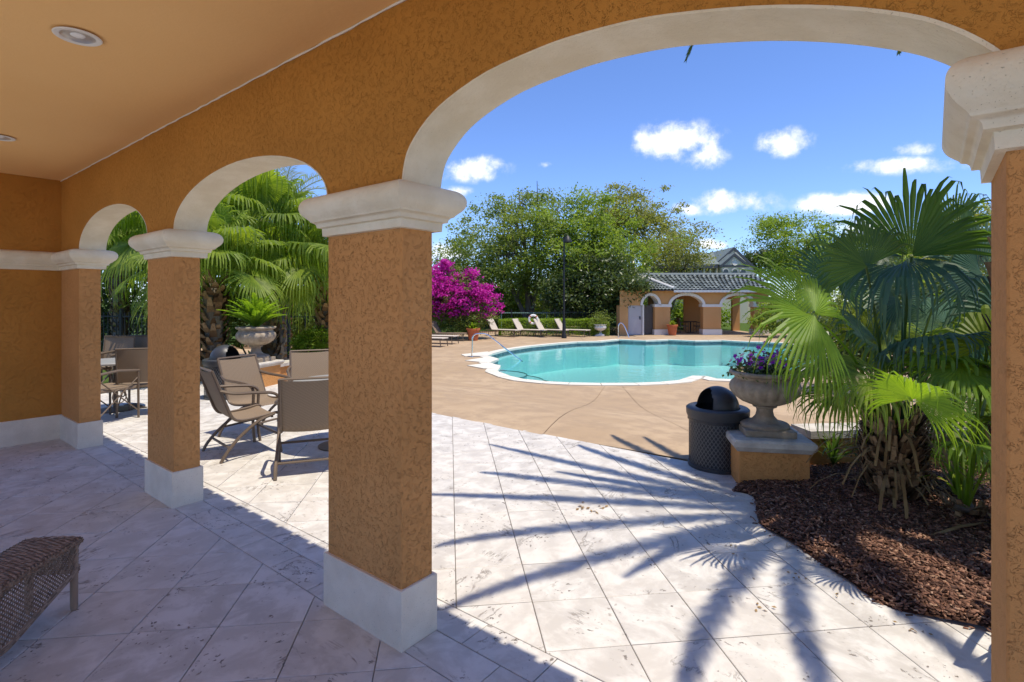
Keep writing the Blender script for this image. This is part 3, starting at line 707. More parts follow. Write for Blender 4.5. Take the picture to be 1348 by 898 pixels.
def spiral_fronds(n, lo, hi, ln, rad, seed, top, droop=.7, jitter=.15, skip=None, up=0.):
    rg = random.Random(seed); out = []
    for i in range(n):
        t = i / max(1, n - 1); el = R(hi + (lo - hi) * t) ; a = i * 2.39996 + rg.uniform(-.3, .3)
        if skip and skip(a % 6.2832, t): continue
        l_ = ln * rg.uniform(.8, 1.15); d = Vector((math.cos(a) * math.cos(el), math.sin(a) * math.cos(el), math.sin(el)))
        hub = Vector((0, 0, top)) + d * l_; pd = d + Vector((0, 0, -.45 - .3 * t + up))
        nm = Vector((0, 0, 1)) * math.cos(el) - Vector((math.cos(a), math.sin(a), 0)) * math.sin(el) + Vector((rg.uniform(-jitter, jitter), rg.uniform(-jitter, jitter), .2))
        out.append((hub, pd, nm, rad * rg.uniform(.85, 1.12), droop * rg.uniform(.7, 1.3), None))
    return out
# ---- fan palm beside the big urn (the closest one)
b0 = Vector((-.25, 3.49, .03)); toC = Vector((.0, -CD, EYE)) - b0
def hubrel(px, py, d): return at(px, py, d) - b0
n_cam = Vector((-FW.x * -1, 0, 0))
back = Vector((-FW.x, -FW.y, 0)); rt3 = Vector((RT.x, RT.y, 0)); up3 = Vector((0, 0, 1))
FR = [  # hub, direction of the leaf, upper face, radius, droop
 (hubrel(1066, 416, 3.3), -rt3 * .85 + up3 * .5 + back * .15, back * .78 + up3 * .7 - rt3 * .1, .72, .45, 'palm_leaf_young', 150),
 (hubrel(1200, 338, 3.95), rt3 * .15 + up3 * 1. + back * .1, back * -.6 + up3 * .2 + rt3 * .2, .90, .45, 'palm_leaf_deep', 78),
 (hubrel(1140, 350, 3.9), -rt3 * .5 + up3 * .9, back * .5 + up3 * .4 - rt3 * .2, .62, .7, 'palm_leaf_deep', 95),
 (hubrel(1192, 345, 4.05), -rt3 * .9 - up3 * .25 + back * .3, back * .3 + up3 * 1., .80, .9, 'palm_leaf_blue', 110),
 (hubrel(1102, 372, 4.6), -rt3 * .05 + up3 * 1. , -back * .8 + up3 * .4, .62, .2, 'palm_leaf_blue'),
 (hubrel(1290, 360, 4.3), -rt3 * .2 + up3 * .9, back * .6 + up3 * .3, .75, .4, 'palm_leaf_blue'),
 (hubrel(1085, 470, 3.9), -rt3 * .8 + back * .45 - up3 * .30, up3 * 1. + back * .3, .56, .9, None, 130),
 (hubrel(1145, 500, 3.5), -rt3 * .55 + back * .8 - up3 * .25, up3 * 1. + back * .15, .48, .8, None, 130),
 (hubrel(1200, 528, 2.95), -rt3 * .15 + back * .3 + up3 * .3, back * .5 + up3 * 1., .45, .5, 'palm_leaf_young', 140),
 (hubrel(1265, 490, 3.55), rt3 * .4 + back * .7 - up3 * .1, up3 * 1. + back * .25, .62, .8, 'palm_leaf_young'),
 (hubrel(1160, 440, 4.4), -rt3 * .2 + up3 * .5 - back * .5, up3 * .8 + back * .5, .75, .7, None),
 (hubrel(1245, 430, 4.5), rt3 * .5 + up3 * .4 - back * .3, up3 * .9 + back * .4, .75, .6, 'palm_leaf_blue'),
 (hubrel(1110, 520, 3.9), -rt3 * 1. - up3 * .15 + back * .1, up3 * 1. + back * .2, .50, .8, None, 120),
 (hubrel(1262, 318, 4.25), rt3 * .1 + up3 * 1., back * -.7 + up3 * .2 - rt3 * .3, .74, .5, 'palm_leaf_deep', 75),
 (hubrel(1150, 455, 4.2), -rt3 * .7 + up3 * .5 + back * .3, up3 * .8 + back * .6, .66, .8, 'palm_leaf_deep', 140),
 (hubrel(1222, 455, 3.9), rt3 * .1 + up3 * .35 + back * .8, up3 + back * .1, .66, .9, 'palm_leaf_blue', 140),
 (hubrel(1180, 395, 4.5), -rt3 * .5 + up3 * .7, up3 * .6 + back * .7, .72, .8, 'palm_leaf_blue', 140),
 (hubrel(1292, 520, 4.2), rt3 * .6 + up3 * .3, up3 + back * .4, .66, .8, None, 140),
 (hubrel(1235, 560, 4.3), rt3 * .8 - up3 * .3, up3 * 1. + back * .3, .6, .9, None),
]
fan_palm('fan_palm', 'large low fan palm in the mulch bed beside the big urn, short shaggy trunk', b0, .62, .115, FR, 11, dry=150, nboot=420, boot=.19, nseg=56)
# shaggy old leaf bases splayed round the foot of that palm
# ---- small fan palm right of it, long stalks rising from the ground
b1 = Vector((.17, 3.28, .03)); c1 = lambda x, y, d: at(x, y, d) - b1
fan_palm('small_fan_palm', 'small young fan palm at the right column, bare green stalks rising from mulch', b1, .14, .05,
 [(c1(1235, 480, 3.75), -rt3 * .3 + up3 * .3 + back * .6, up3 + back * .2, .55, .8, 'palm_leaf_young'), (c1(1300, 455, 3.7), rt3 * .3 + up3 * .5, up3 + back * .4, .55, .8, None),
  (c1(1340, 560, 3.3), rt3 * .8, up3, .5, .8, None), (c1(1262, 520, 4.2), up3 * .2 - back * .8, up3, .5, .8, None), (c1(1285, 590, 3.2), rt3 * .4 + back * .8, up3 + rt3 * .2, .42, .8, 'palm_leaf_young'), (c1(1322, 420, 3.9), up3 + rt3 * .5, back + up3 * .4, .6, .5, 'palm_leaf_blue')], 12, nboot=16, boot=.10, nseg=30)
# ---- big fan palms behind the small arches
def big_palm(label, px, d, z0, th, tr, n, ln, rad, seed, droop=.85, lo=-14, hi=85, mat='palm_leaf', name='tall_fan_palm'):
    p = at(px, 400, d); o = fan_palm(name, label, (p.x, p.y, z0), th, tr, spiral_fronds(n, lo, hi, ln, rad, seed, th, droop), seed, leaf=mat, nboot=int(th * 55), nseg=52, boot=.24, group='fan palms behind the small arches')
    return o
big_palm('tall fan palm left of the fluted urn, boot-covered trunk and drooping yellow-green tips', 281, 10.7, -.02, 2.0, .17, 26, 1.1, .92, 21)
big_palm('tall fan palm right behind the fluted urn with broad dark green fronds', 352, 12.6, -.02, 2.8, .2, 28, 1.3, 1.15, 22)
big_palm('tall fan palm seen through the leftmost arch with hanging frond tips', 158, 16.6, -.02, 3.6, .18, 30, 1.2, 1.05, 23, droop=.9)
big_palm('fan palm with hanging fronds behind the low planter wall, left of the thick column', 430, 12.4, -.02, 2.1, .16, 24, 1.1, 1.0, 24, droop=1.3)
big_palm('dark fan palm far back at the left edge of the leftmost arch', 118, 17.0, -.02, 3.9, .2, 22, 1.4, 1.3, 25)
big_palm('dark fan palm standing back between the two urn-side palms, hidden trunk', 240, 15.0, -.02, 3.3, .2, 24, 1.4, 1.3, 26)
# ---- feather (date) palms
def feather(V, base, az, el, L_, droop, nl=54, ll=.42, rg=rnd, w=.016, vee=.5, fwd=0.):
    P = []; h = Vector((math.cos(az), math.sin(az), 0)); p = Vector(base); e = el; st = L_ / 16
    for i in range(17):
        P.append(p.copy()); p = p + (h * math.cos(e) + Vector((0, 0, math.sin(e)))) * st; e -= droop / 16 * (.5 + i / 12)
    s_ = Vector((-h.y, h.x, 0))
    for i in range(16):
        r0, r1 = .022 * (1 - i / 17), .022 * (1 - (i + 1) / 17); a, b = P[i], P[i + 1]; u = Vector((0, 0, 1))
        V += [a - s_ * r0, a + s_ * r0, b + s_ * r1, b - s_ * r1, a - u * r0, a + u * r0, b + u * r1, b - u * r1]
    for k in range(nl):
        t = .10 + .9 * k / nl; x = t * 16; i = min(15, int(x)); q = P[i].lerp(P[i + 1], x - i); tan = (P[i + 1] - P[i]).normalized(); nrm = s_.cross(tan).normalized()
        if nrm.z < 0: nrm = -nrm
        for sg in (-1, 1):
            l_ = ll * math.sin(math.pi * (.12 + .85 * t)) ** .6 * rg.uniform(.8, 1.1) * (1.05 - .45 * t)
            d = (s_ * sg * .8 + tan * (fwd + rg.uniform(.55, .95)) + nrm * vee * rg.uniform(.4, 1.2)).normalized(); ww = tan * w
            m_ = q + d * l_ * .55; e_ = q + d * l_ - Vector((0, 0, l_ * .18))
            V += [q - ww * .5, q + ww * .5, m_ + ww * .6, m_ - ww * .6, m_ - ww * .6, m_ + ww * .6, e_ + ww * .08, e_ - ww * .08]
def date_palm(label, loc, th, n, L_, seed, lo, hi, droop=1.5, ll=.42, mat='date_leaf', tr=.19, nl=54, azs=None, name='date_palm', group=None, lw=.016, fwd=0.):
    o = thing(name, label, 'palm', loc, 0, group); rg = random.Random(seed)
    MB().tube([(0, 0, -.05), (.02, 0, th * .5), (0, .02, th)], [tr * 1.2, tr, tr], 12).build('trunk', 'bark', o, smooth=True)
    boots('leaf_base', o, th, tr * .85, int(th * 50), seed, size=.22)
    for i in range(n):
        V = []; az = (azs[i][0] if azs else i * 2.39996 + rg.uniform(-.2, .2)); t = i / n; el = R(azs[i][1] if azs else hi + (lo - hi) * t)
        Lf = azs[i][2] if azs else L_ * rg.uniform(.85, 1.1)
        feather(V, (0, 0, th), az, el, Lf, droop * rg.uniform(.8, 1.15), ll=ll, rg=rg, nl=nl, w=lw, fwd=fwd); link('frond', np_mesh('frond', V, 4, mat), o)
    return o
AZ = [(R(a), e, l) for a, e, l in ((110, 15, 2.7), (180, 38, 3.2), (197, 20, 3.3), (213, 45, 3.1), (228, 22, 3.2), (246, 34, 3.1), (268, 20, 2.9), (285, 35, 2.8), (305, 25, 2.6), (168, 15, 2.9), (152, 32, 2.8), (140, 48, 2.5), (125, 30, 2.6), (100, 55, 2.3), (75, 42, 2.4), (50, 50, 2.3), (25, 40, 2.4), (0, 48, 2.4), (335, 35, 2.4), (190, 62, 2.2), (260, 65, 2.2), (40, 70, 2.1), (120, 72, 2.1))]
date_palm('tall feather palm above the porch, only hanging frond tips show under the big arch', (.56, 3.12, 0), 4.7, len(AZ), 2.8, 31, 0, 60, droop=1.35, azs=AZ, ll=.25, nl=110, lw=.024, fwd=.7)
p = at(372, 400, 15.5)
date_palm('feathery palm high behind the fan palms, fine arching fronds against the sky', (p.x, p.y, -.1), 4.3, 26, 2.6, 32, -35, 75, 1.5, .5, 'olive_leaf', nl=48)
# ---- trees
def tree(name, label, px, d, z0, crown, nleaf, size, mat, seed, group=None, trunks=None, nclump=None, clump=.5, shell=.45, limbs=7, cat='tree', aspect=.5):
    """crown: ellipsoids given in photo pixels at the tree's distance: (px, py, half width px, half height px, depth m)"""
    root = at(px, 400, d); root.z = z0; o = thing(name, label, cat, root, 0, group); rng = np.random.default_rng(seed); rg = random.Random(seed)
    k = d / F_PX; B = []
    for (cx, cy_, hw, hh, dp, *off) in crown:
        c = at(cx, cy_, d + (off[0] if off else 0)) - root; B.append((c.x, c.y, c.z, (hw * k + dp) / 2, (hw * k + dp) / 2, hh * k))
    nclump = nclump or max(8, nleaf // 45)
    Pn = blob_points(B, nleaf, rng, shell, clump, nclump); Pn = Pn[Pn[:, 2] > .15]
    link('crown', np_mesh('crown', leaf_quads(Pn, size, rng, aspect=aspect).reshape(-1, 3), 4, mat), o)
    if trunks is not None:
        mb = MB()
        for (r, top) in trunks:
            tb_ = Vector((rg.uniform(-.3, .3), rg.uniform(-.3, .3), -.1)); tp = Vector((B[top][0], B[top][1], B[top][2])); mid = tb_.lerp(tp, .5) + Vector((rg.uniform(-.3, .3), rg.uniform(-.3, .3), .2))
            P = bez(tb_, mid, tp, 9); mb.tube(P, [r * (1 - .8 * i / 9) for i in range(10)], 8)
            for _ in range(limbs):
                i = rg.randint(3, 8); bb = B[rg.randrange(len(B))]; e_ = Vector((bb[0] + rg.uniform(-.7, .7) * bb[3], bb[1] + rg.uniform(-.7, .7) * bb[4], bb[2] + rg.uniform(-.3, .9) * bb[5]))
                if e_.z < P[i].z: continue
                Q = bez(P[i], P[i].lerp(e_, .5) + Vector((rg.uniform(-.4, .4), rg.uniform(-.4, .4), .3)), e_, 7); mb.tube(Q, [r * .42 * (1 - .85 * q / 7) for q in range(8)], 5)
        mb.build('trunk', 'bark', o, smooth=True)
    return o
TG = 'trees behind the pool fence'
tree('oak_tree', 'tall loose grey-green tree with visible pale limbs, left of the lamp post', 700, 40, -.6, [(690, 300, 60, 48, 7), (650, 325, 45, 45, 6), (720, 330, 60, 60, 7), (640, 370, 40, 35, 5), (690, 372, 50, 35, 6), (700, 262, 28, 18, 3), (660, 278, 22, 16, 3)], 27000, .22, 'oak_leaf', 41, TG, [(.30, 0), (.22, 1), (.2, 2)], clump=.40, nclump=430, shell=.15)
tree('oak_tree', 'broad brighter green tree just right of the lamp post', 770, 37, -.6, [(770, 310, 52, 42, 6), (800, 340, 50, 35, 6), (760, 350, 60, 40, 6), (775, 268, 22, 18, 3), (740, 290, 30, 28, 4)], 24000, .21, 'bright_leaf', 42, TG, [(.26, 0), (.2, 1)], clump=.4, nclump=380, shell=.2)
tree('oak_tree', 'olive tree crown rising behind, right of the bright green one', 830, 44, -.6, [(840, 285, 44, 34, 5), (860, 318, 35, 34, 5), (815, 262, 28, 16, 3), (800, 290, 35, 30, 4)], 15000, .23, 'olive_leaf', 43, TG, [(.26, 0), (.2, 1)], clump=.42, nclump=260, shell=.2)
tree('oak_tree', 'thin airy tree leaning over the left end of the pool house roof', 872, 38.5, -.6, [(893, 318, 34, 28, 4), (905, 345, 22, 16, 3), (875, 340, 20, 20, 3)], 5200, .19, 'olive_leaf', 44, TG, [(.16, 0), (.12, 1)], clump=.35, nclump=200, shell=.2)
tree('magnolia_tree', 'dark glossy round tree at the left corner of the pool house', 790, 34, -.6, [(785, 368, 46, 32, 2), (755, 385, 40, 26, 2), (812, 388, 26, 22, 1.5, -2), (800, 352, 32, 20, 2), (770, 402, 50, 16, 2), (840, 372, 20, 12, .6, -3.2)], 21000, .25, 'dark_leaf', 45, TG, [(.2, 0)], clump=.4, nclump=360, aspect=.42)
tree('oak_tree', 'low green tree behind the bougainvillea, left end of the tree row', 615, 43, -.6, [(615, 345, 34, 34, 5), (590, 385, 50, 30, 5), (640, 395, 40, 30, 5)], 17000, .24, 'oak_leaf', 46, TG, [(.2, 0)], clump=.5, nclump=260)
tree('shrub_screen', 'light green undergrowth filling the space below the trees behind the fence', 690, 46, -.6, [(650, 405, 70, 28, 4), (740, 405, 80, 28, 4), (700, 390, 50, 20, 3), (830, 400, 60, 34, 4), (560, 405, 70, 30, 4)], 36000, .26, 'bright_leaf', 47, None, None, clump=.7, nclump=620, cat='undergrowth')
tree('pine_tree', 'dark pine tops showing above the right end of the house roof', 1000, 70, -.6, [(1000, 345, 14, 18, 3), (1018, 338, 12, 16, 3), (985, 345, 10, 14, 2), (1040, 350, 20, 16, 3)], 9000, .3, 'dark_leaf', 48, None, [(.2, 0)], clump=.5, nclump=200)
tree('oak_tree', 'pale green spreading tree in the distance above the fan palm, right of the house', 1060, 52, -.6, [(1050, 318, 62, 30, 6), (1010, 305, 34, 20, 4), (1090, 330, 60, 36, 5), (1060, 355, 80, 32, 5), (1120, 345, 40, 36, 5), (1040, 292, 30, 12, 3)], 23000, .25, 'bright_leaf', 49, None, [(.3, 0), (.2, 3)], clump=.5, nclump=330, shell=.2)
tree('oak_tree', 'bright green tree far behind the upright blue-green palm leaf', 1160, 44, -.6, [(1150, 345, 60, 34, 6), (1210, 340, 50, 40, 5), (1180, 380, 90, 34, 6), (1270, 330, 50, 60, 6), (1300, 380, 60, 40, 5)], 32000, .25, 'bright_leaf', 50, None, [(.25, 0)], clump=.6, nclump=480)
tree('pine_tree', 'tall pine behind the right column seen between palm leaves', 1285, 26, -.5, [(1280, 310, 26, 40, 3), (1300, 350, 40, 40, 4)], 11000, .16, 'olive_leaf', 51, None, [(.2, 0)], clump=.35, nclump=260)
def shrub(label, px, d, z0, crown, n, size, mat, seed, name='shrub', group=None, aspect=.5, clump=.16): return tree(name, label, px, d, z0, crown, n, size, mat, seed, group, [(.03, 0)], clump=clump, nclump=max(30, n // 40), cat='shrub', limbs=5, aspect=aspect)
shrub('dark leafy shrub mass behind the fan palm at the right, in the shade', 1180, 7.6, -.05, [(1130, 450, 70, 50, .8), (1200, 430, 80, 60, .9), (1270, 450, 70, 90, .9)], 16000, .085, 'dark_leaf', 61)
shrub('green bushes hiding the right end of the pool house', 1045, 29.5, -.5, [(1030, 412, 26, 26, 1.2), (1065, 405, 34, 32, 1.2), (1010, 425, 16, 14, 1.)], 9000, .14, 'bright_leaf', 68, clump=.25)
shrub('low dark leafy plants at the back of the mulch bed behind the shaggy palm base', 1215, 5.1, 0., [(1225, 585, 60, 30, .5), (1290, 570, 40, 50, .4), (1150, 590, 34, 22, .35)], 6500, .065, 'palm_leaf_deep', 69, aspect=.28, clump=.1)
shrub('bright green ferny shrub beside the right column', 1285, 6.0, -.02, [(1282, 430, 34, 46, .5), (1300, 480, 40, 50, .5)], 5200, .08, 'hedge_leaf', 62, aspect=.3)
shrub('loose grey-green shrub between the palm leaves and the far pool side', 1165, 12, -.3, [(1160, 410, 60, 40, 1.2), (1230, 400, 60, 50, 1.2)], 9000, .1, 'oak_leaf', 63)
shrub('tall dark hedge behind the tall palms, seen through the leftmost arch', 150, 20, -.05, [(110, 420, 90, 60, 1.6), (190, 400, 90, 90, 1.6), (200, 320, 70, 60, 1.5)], 15000, .17, 'dark_leaf', 64, clump=.3)
shrub('dark green thicket behind the urn palms', 330, 17.5, -.1, [(270, 390, 80, 80, 1.6), (350, 380, 90, 90, 1.6), (340, 300, 90, 60, 1.5), (420, 400, 60, 60, 1.4)], 22000, .17, 'oak_leaf', 65, clump=.3)
shrub('clipped round yellow-green bush left of the thick column', 411, 12.2, -.02, [(412, 452, 22, 16, .6), (404, 458, 16, 12, .5), (424, 446, 16, 16, .5)], 7000, .055, 'hedge_leaf', 66, clump=.08)
# greenery seen through the arch of the pool house
shrub('sunlit green bushes behind the open arch of the pool house', 912, 38, -.5, [(912, 415, 26, 22, 2), (900, 430, 22, 12, 2), (932, 420, 20, 20, 2)], 7000, .2, 'hedge_leaf', 67, clump=.3)
# ---- bougainvillea
p = at(600, 430, 28.6); o = thing('bougainvillea', 'huge magenta bougainvillea mound behind the left loungers', 'flowering shrub', (p.x, p.y, ZP))
rng = np.random.default_rng(70); k = 27 / F_PX
def px_blobs(L_, d, root): return [(*(at(a, b, d) - root), c * k * (d / 27), dp, e * k * (d / 27)) for a, b, c, e, dp in L_]
root = Vector((p.x, p.y, ZP))
Pb = blob_points(px_blobs([(578, 368, 26, 18, 1.0), (606, 372, 26, 16, .9), (590, 388, 36, 20, 1.1), (622, 392, 28, 18, 1.), (560, 385, 36, 34, 1.1), (648, 399, 14, 12, .6), (635, 384, 14, 10, .6), (600, 402, 36, 14, 1.), (640, 414, 14, 8, .5), (618, 360, 10, 7, .4), (584, 350, 12, 6, .4)], 28.3, root), 14000, rng, .6, .15, 330)
link('flower_mass', np_mesh('flower_mass', leaf_quads(Pb, .12, rng, aspect=.85).reshape(-1, 3), 4, 'bougainvillea_bract'), o)
Pb = blob_points(px_blobs([(590, 378, 44, 26, 1.1), (600, 418, 52, 26, 1.), (625, 408, 32, 32, 1.), (560, 410, 40, 36, 1.1)], 28.7, root), 17000, rng, .5, .16, 520); Pb = Pb[Pb[:, 2] > .05]
link('foliage', np_mesh('foliage', leaf_quads(Pb, .12, rng).reshape(-1, 3), 4, 'oak_leaf'), o)
V = []; rg = random.Random(4)
for i in range(26):
    a = rg.uniform(0, 6.28); c = Vector((rg.uniform(-1, 1.5) * 1.0 * RT.x, rg.uniform(-1, 1.5) * RT.y, 2.2)); e_ = c + Vector((math.cos(a) * 1.2, math.sin(a) * .7, rg.uniform(.7, 1.3)))
    stalk(V, c * .4, e_, .5, .03, .008)
link('stem', np_mesh('stem', V, 4, 'bark'), o)
# ---- clipped hedges by the far fence
def hedge(label, x0, x1, ytop, ybot, d, seed, mat, dep=.8):
    p = at((x0 + x1) / 2, 400, d); z1 = EYE - (ytop - HOR) / F_PX * d; z0 = zf(p.x, p.y) - .02; w = (x1 - x0) / F_PX * d
    o = thing('clipped_hedge', label, 'hedge', (p.x, p.y, z0), math.atan2(RT.y, RT.x)); rng = np.random.default_rng(seed)
    n = int(5200 * w * .5); U = rng.uniform(-.5, .5, (n, 3)) * np.array([w, dep, z1 - z0]); ax = rng.integers(0, 4, n)
    U[ax == 0, 2] = (z1 - z0) / 2; U[ax == 1, 1] = -dep / 2; U[ax == 2, 0] = np.sign(U[ax == 2, 0]) * w / 2
    U += rng.normal(size=(n, 3)) * .03; U[:, 2] += (z1 - z0) / 2 + .03 * np.sin(U[:, 0] * 3)
    link('foliage', np_mesh('foliage', leaf_quads(U, .075, rng).reshape(-1, 3), 4, mat), o); return o
hedge('long clipped yellow-green hedge behind the row of four loungers', 658, 782, 420.5, 440, 31.2, 71, 'hedge_leaf')
hedge('darker clipped hedge between the loungers and the white urn', 776, 800, 425, 441, 30.6, 72, 'bright_leaf')
hedge('dark green low hedge right of the white urn against the pool house', 799, 814, 428, 441, 31.6, 73, 'dark_leaf')
# ---- mulch bed
bed_px = [(965, 647), (992, 655), (1000, 690), (1045, 718), (1110, 762), (1160, 795), (1215, 812), (1300, 832)]
B_ = [G(x, y).to_2d() for x, y in bed_px]; B_ = [p.to_2d() for p in catmull([(q.x, q.y, 0) for q in B_], 4)]
bed = B_ + [Vector((.9, 1.95)), Vector((2.2, 2.4)), Vector((3, 4)), Vector((2.2, 5.4)), Vector((.9, 5.35)), Vector((-.2, 4.95)), Vector((-.9, 4.3)), Vector((-1.25, 3.6))]
def edist(p): return min((p - (a + (b - a) * max(0, min(1, (p - a).dot(b - a) / max(1e-9, (b - a).length_squared))))).length for a, b in zip(bed, bed[1:] + bed[:1]))
def bed_z(p): return zf(p.x, p.y) + .012 + .075 * min(1, edist(p) / .5) ** .7 + .012 * math.sin(p.x * 9) * math.sin(p.y * 8)
pts = list(bed); nb = len(bed)
for i in range(36):
    for j in range(30):
        q = Vector((-1.4 + i * .13, 1.7 + j * .13))
        if inside(q, bed) and edist(q) > .05: pts.append(q)
v2, e2, f2, *_ = delaunay_2d_cdt(pts, [(i, (i + 1) % nb) for i in range(nb)], [], 1, 1e-4)
mulch = MB().add([(v.x, v.y, bed_z(v)) for v in v2], [tuple(f) for f in f2]).build('mulch_bed', 'mulch_soil', smooth='all'); tag(mulch, kind='structure')
V = []; rg = random.Random(9); cnt = 0
while cnt < 33000:
    q = Vector((rg.uniform(-1.4, 1.6), rg.uniform(1.7, 5.2)))
    if not inside(q, bed):
        if not (rg.random() < .05 and edist(q) < .05): continue
    elif q.x > .5 and rg.random() < .7: continue
    cnt += 1; a = rg.uniform(0, 6.28); l_ = rg.uniform(.006, .020) * (1.5 if rg.random() < .12 else 1); w = l_ * rg.uniform(.2, .5); th_ = rg.uniform(.003, .007)
    t = Vector((math.cos(a), math.sin(a), rg.uniform(-.45, .45))); t.normalize(); s_ = Vector((-math.sin(a), math.cos(a), rg.uniform(-.4, .4))).normalized(); n_ = t.cross(s_)
    c = Vector((q.x, q.y, (bed_z(q) if inside(q, bed) else .0) + rg.uniform(.003, .020)))
    k_ = [c - t * l_ - s_ * w * .5, c + t * l_ * .9 - s_ * w, c + t * l_ + s_ * w * .6, c - t * l_ * .8 + s_ * w]; u_ = [x + n_ * th_ for x in k_]
    for x in (u_, [k_[0], k_[1], u_[1], u_[0]], [k_[1], k_[2], u_[2], u_[1]], [k_[2], k_[3], u_[3], u_[2]], [k_[3], k_[0], u_[0], u_[3]]): V += x
# islands must stay joined for the colour of each chip: share vertices
Va = np.array([v[:] for v in V], np.float32); me = np_mesh('mulch_chip', Va, 4, 'mulch_chip'); bm = bmesh.new(); bm.from_mesh(me); bmesh.ops.remove_doubles(bm, verts=bm.verts, dist=1e-6); bm.to_mesh(me); bm.free()
tag(link('mulch_chip', me, mulch), kind='stuff')
# sprigs and fallen petals on the tiles
V = []; rg = random.Random(12)
for (cx, cy_, n, s) in ((1135, 688, 7, .012), (768, 670, 9, .02), (785, 668, 6, .018), (1000, 797, 5, .014), (1055, 760, 6, .012), (1200, 826, 5, .012), (985, 735, 4, .012), (1110, 790, 4, .01), (960, 722, 5, .012)):
    c = G(cx, cy_)
    for i in range(n):
        q = c + Vector((rg.gauss(0, .05), rg.gauss(0, .03), .004 + rg.uniform(0, .008))); a = rg.uniform(0, 6.28); u = Vector((math.cos(a), math.sin(a), .1)) * s; w_ = Vector((-math.sin(a), math.cos(a), .3)) * s * .5
        V += [q - u, q + w_, q + u, q - w_]
tag(link('fallen_leaves', np_mesh('fallen_leaves', V, 4, 'dry_leaf')), kind='stuff')
# ================================================================== urns and pedestals
def urn(label, c, s, rz, cat='urn', mat='cast_stone', nf=18, name='fluted_urn', h0=0.):
    o = thing(name, label, cat, c, rz); o['_s'] = s
    MB().box((0, 0, .0275 * s), (.40 * s, .40 * s, .055 * s)).build('base', mat, o, bevel=.006)
    MB().lathe([(.195 * s, .055 * s), (.198 * s, .075 * s), (.185 * s, .09 * s), (.14 * s, .098 * s), (.105 * s, .115 * s), (.075 * s, .15 * s), (.066 * s, .19 * s), (.07 * s, .215 * s), (.095 * s, .225 * s), (.10 * s, .235 * s), (.09 * s, .245 * s)], 40).build('stem', mat, o, smooth=True)
    pr = [(.09, .243), (.135, .252), (.19, .275), (.245, .315), (.278, .365), (.285, .405), (.272, .44), (.25, .462), (.243, .470)]
    fl = lambda i, a: .055 * (abs(math.sin(a * nf / 2)) - .6) * math.sin(math.pi * min(1, (i + .4) / 7.6)) if 0 < i < 8 else 0
    MB().lathe([(a * s, b * s) for a, b in pr], nf * 8, flute=fl).build('bowl', mat, o, smooth='all')
    MB().lathe([(.243 * s, .468 * s), (.246 * s, .49 * s), (.262 * s, .495 * s), (.285 * s, .505 * s), (.290 * s, .52 * s), (.285 * s, .532 * s), (.26 * s, .535 * s), (.25 * s, .50 * s), (.0, .495 * s)], 56).build('rim', mat, o, smooth=True)
    return o
def pedestal(label, c, w, h, rz, capw, caph):
    o = thing('pedestal', label, 'pedestal', c, rz)
    MB().box((0, 0, h / 2 - .02), (w, w, h + .04)).build('shaft', 'stucco_orange', o, bevel=.006)
    a = w / 2; MB().rect_ring(-a, a, -a, a, [(-.02, h), (capw - .03, h + .003), (capw - .02, h + .018), (capw, h + .045), (capw, h + caph - .02), (capw - .015, h + caph - .003), (capw - .03, h + caph), (-a, h + caph)]).build('cap_stone', 'cap_stone', o, smooth=35)
    return o
ang = math.atan2(.27, .51); pc = Vector((-1.19, 3.56, 0))
pedestal('square orange stucco pedestal with stone cap at the corner of the mulch bed', pc, .56, .30, ang, .045, .105)
u1 = urn('weathered fluted stone urn on the orange pedestal beside the near trash can', pc + Vector((.0, .0, .405)), 1.03, ang)
p = at(337, 470, 9.9); pcl = Vector((p.x, p.y, 0)); pedestal('distant square orange pedestal with pale cap among the patio chairs', pcl, .60, .36, .45, .05, .09)
u2 = urn('fluted stone urn filled with a green cycad, seen through the middle arch', pcl + Vector((0, 0, .45)), 1.2, .45)
# flowers in the near urn
def flowers(label, c, rad, h, n, seed):
    rng = np.random.default_rng(seed); o = thing('petunias', label, 'flowers', c)
    P = rng.normal(size=(n * 9, 3)) * np.array([rad * .5, rad * .5, h * .3]); P[:, 2] = np.abs(P[:, 2]) + .02 - .5 * np.maximum(0, np.hypot(P[:, 0], P[:, 1]) - rad * .9)
    link('foliage', np_mesh('foliage', leaf_quads(P, .05, rng).reshape(-1, 3), 4, 'dark_leaf'), o)
    for name, mat, k in (('petal', 'petunia_petal', n), ('petal', 'pale_flower', n // 4)):
        C = rng.normal(size=(k, 3)) * np.array([rad * .52, rad * .52, h * .25]); C[:, 2] = np.abs(C[:, 2]) * 1.2 + h * .35; V = []
        for q in C:
            nrm = Vector((q[0], q[1], .25)).normalized() if rng.random() < .6 else Vector(rng.normal(size=3)).normalized(); a = nrm.orthogonal().normalized(); b = nrm.cross(a); c0 = Vector(q)
            for j in range(5):
                u = a * math.cos(j * 1.2566) + b * math.sin(j * 1.2566); w = a * math.cos(j * 1.2566 + .63) + b * math.sin(j * 1.2566 + .63); w2 = a * math.cos(j * 1.2566 - .63) + b * math.sin(j * 1.2566 - .63)
                V += [c0 - nrm * .008, c0 + w2 * .017, c0 + u * .027 + nrm * .004, c0 + w * .017]
        tag(link(name, np_mesh(name, V, 4, mat), o), kind='stuff')
    return o
flowers('purple and pink petunias spilling from the near urn', pc + Vector((0, 0, .405 + .51)), .25, .24, 80, 5)
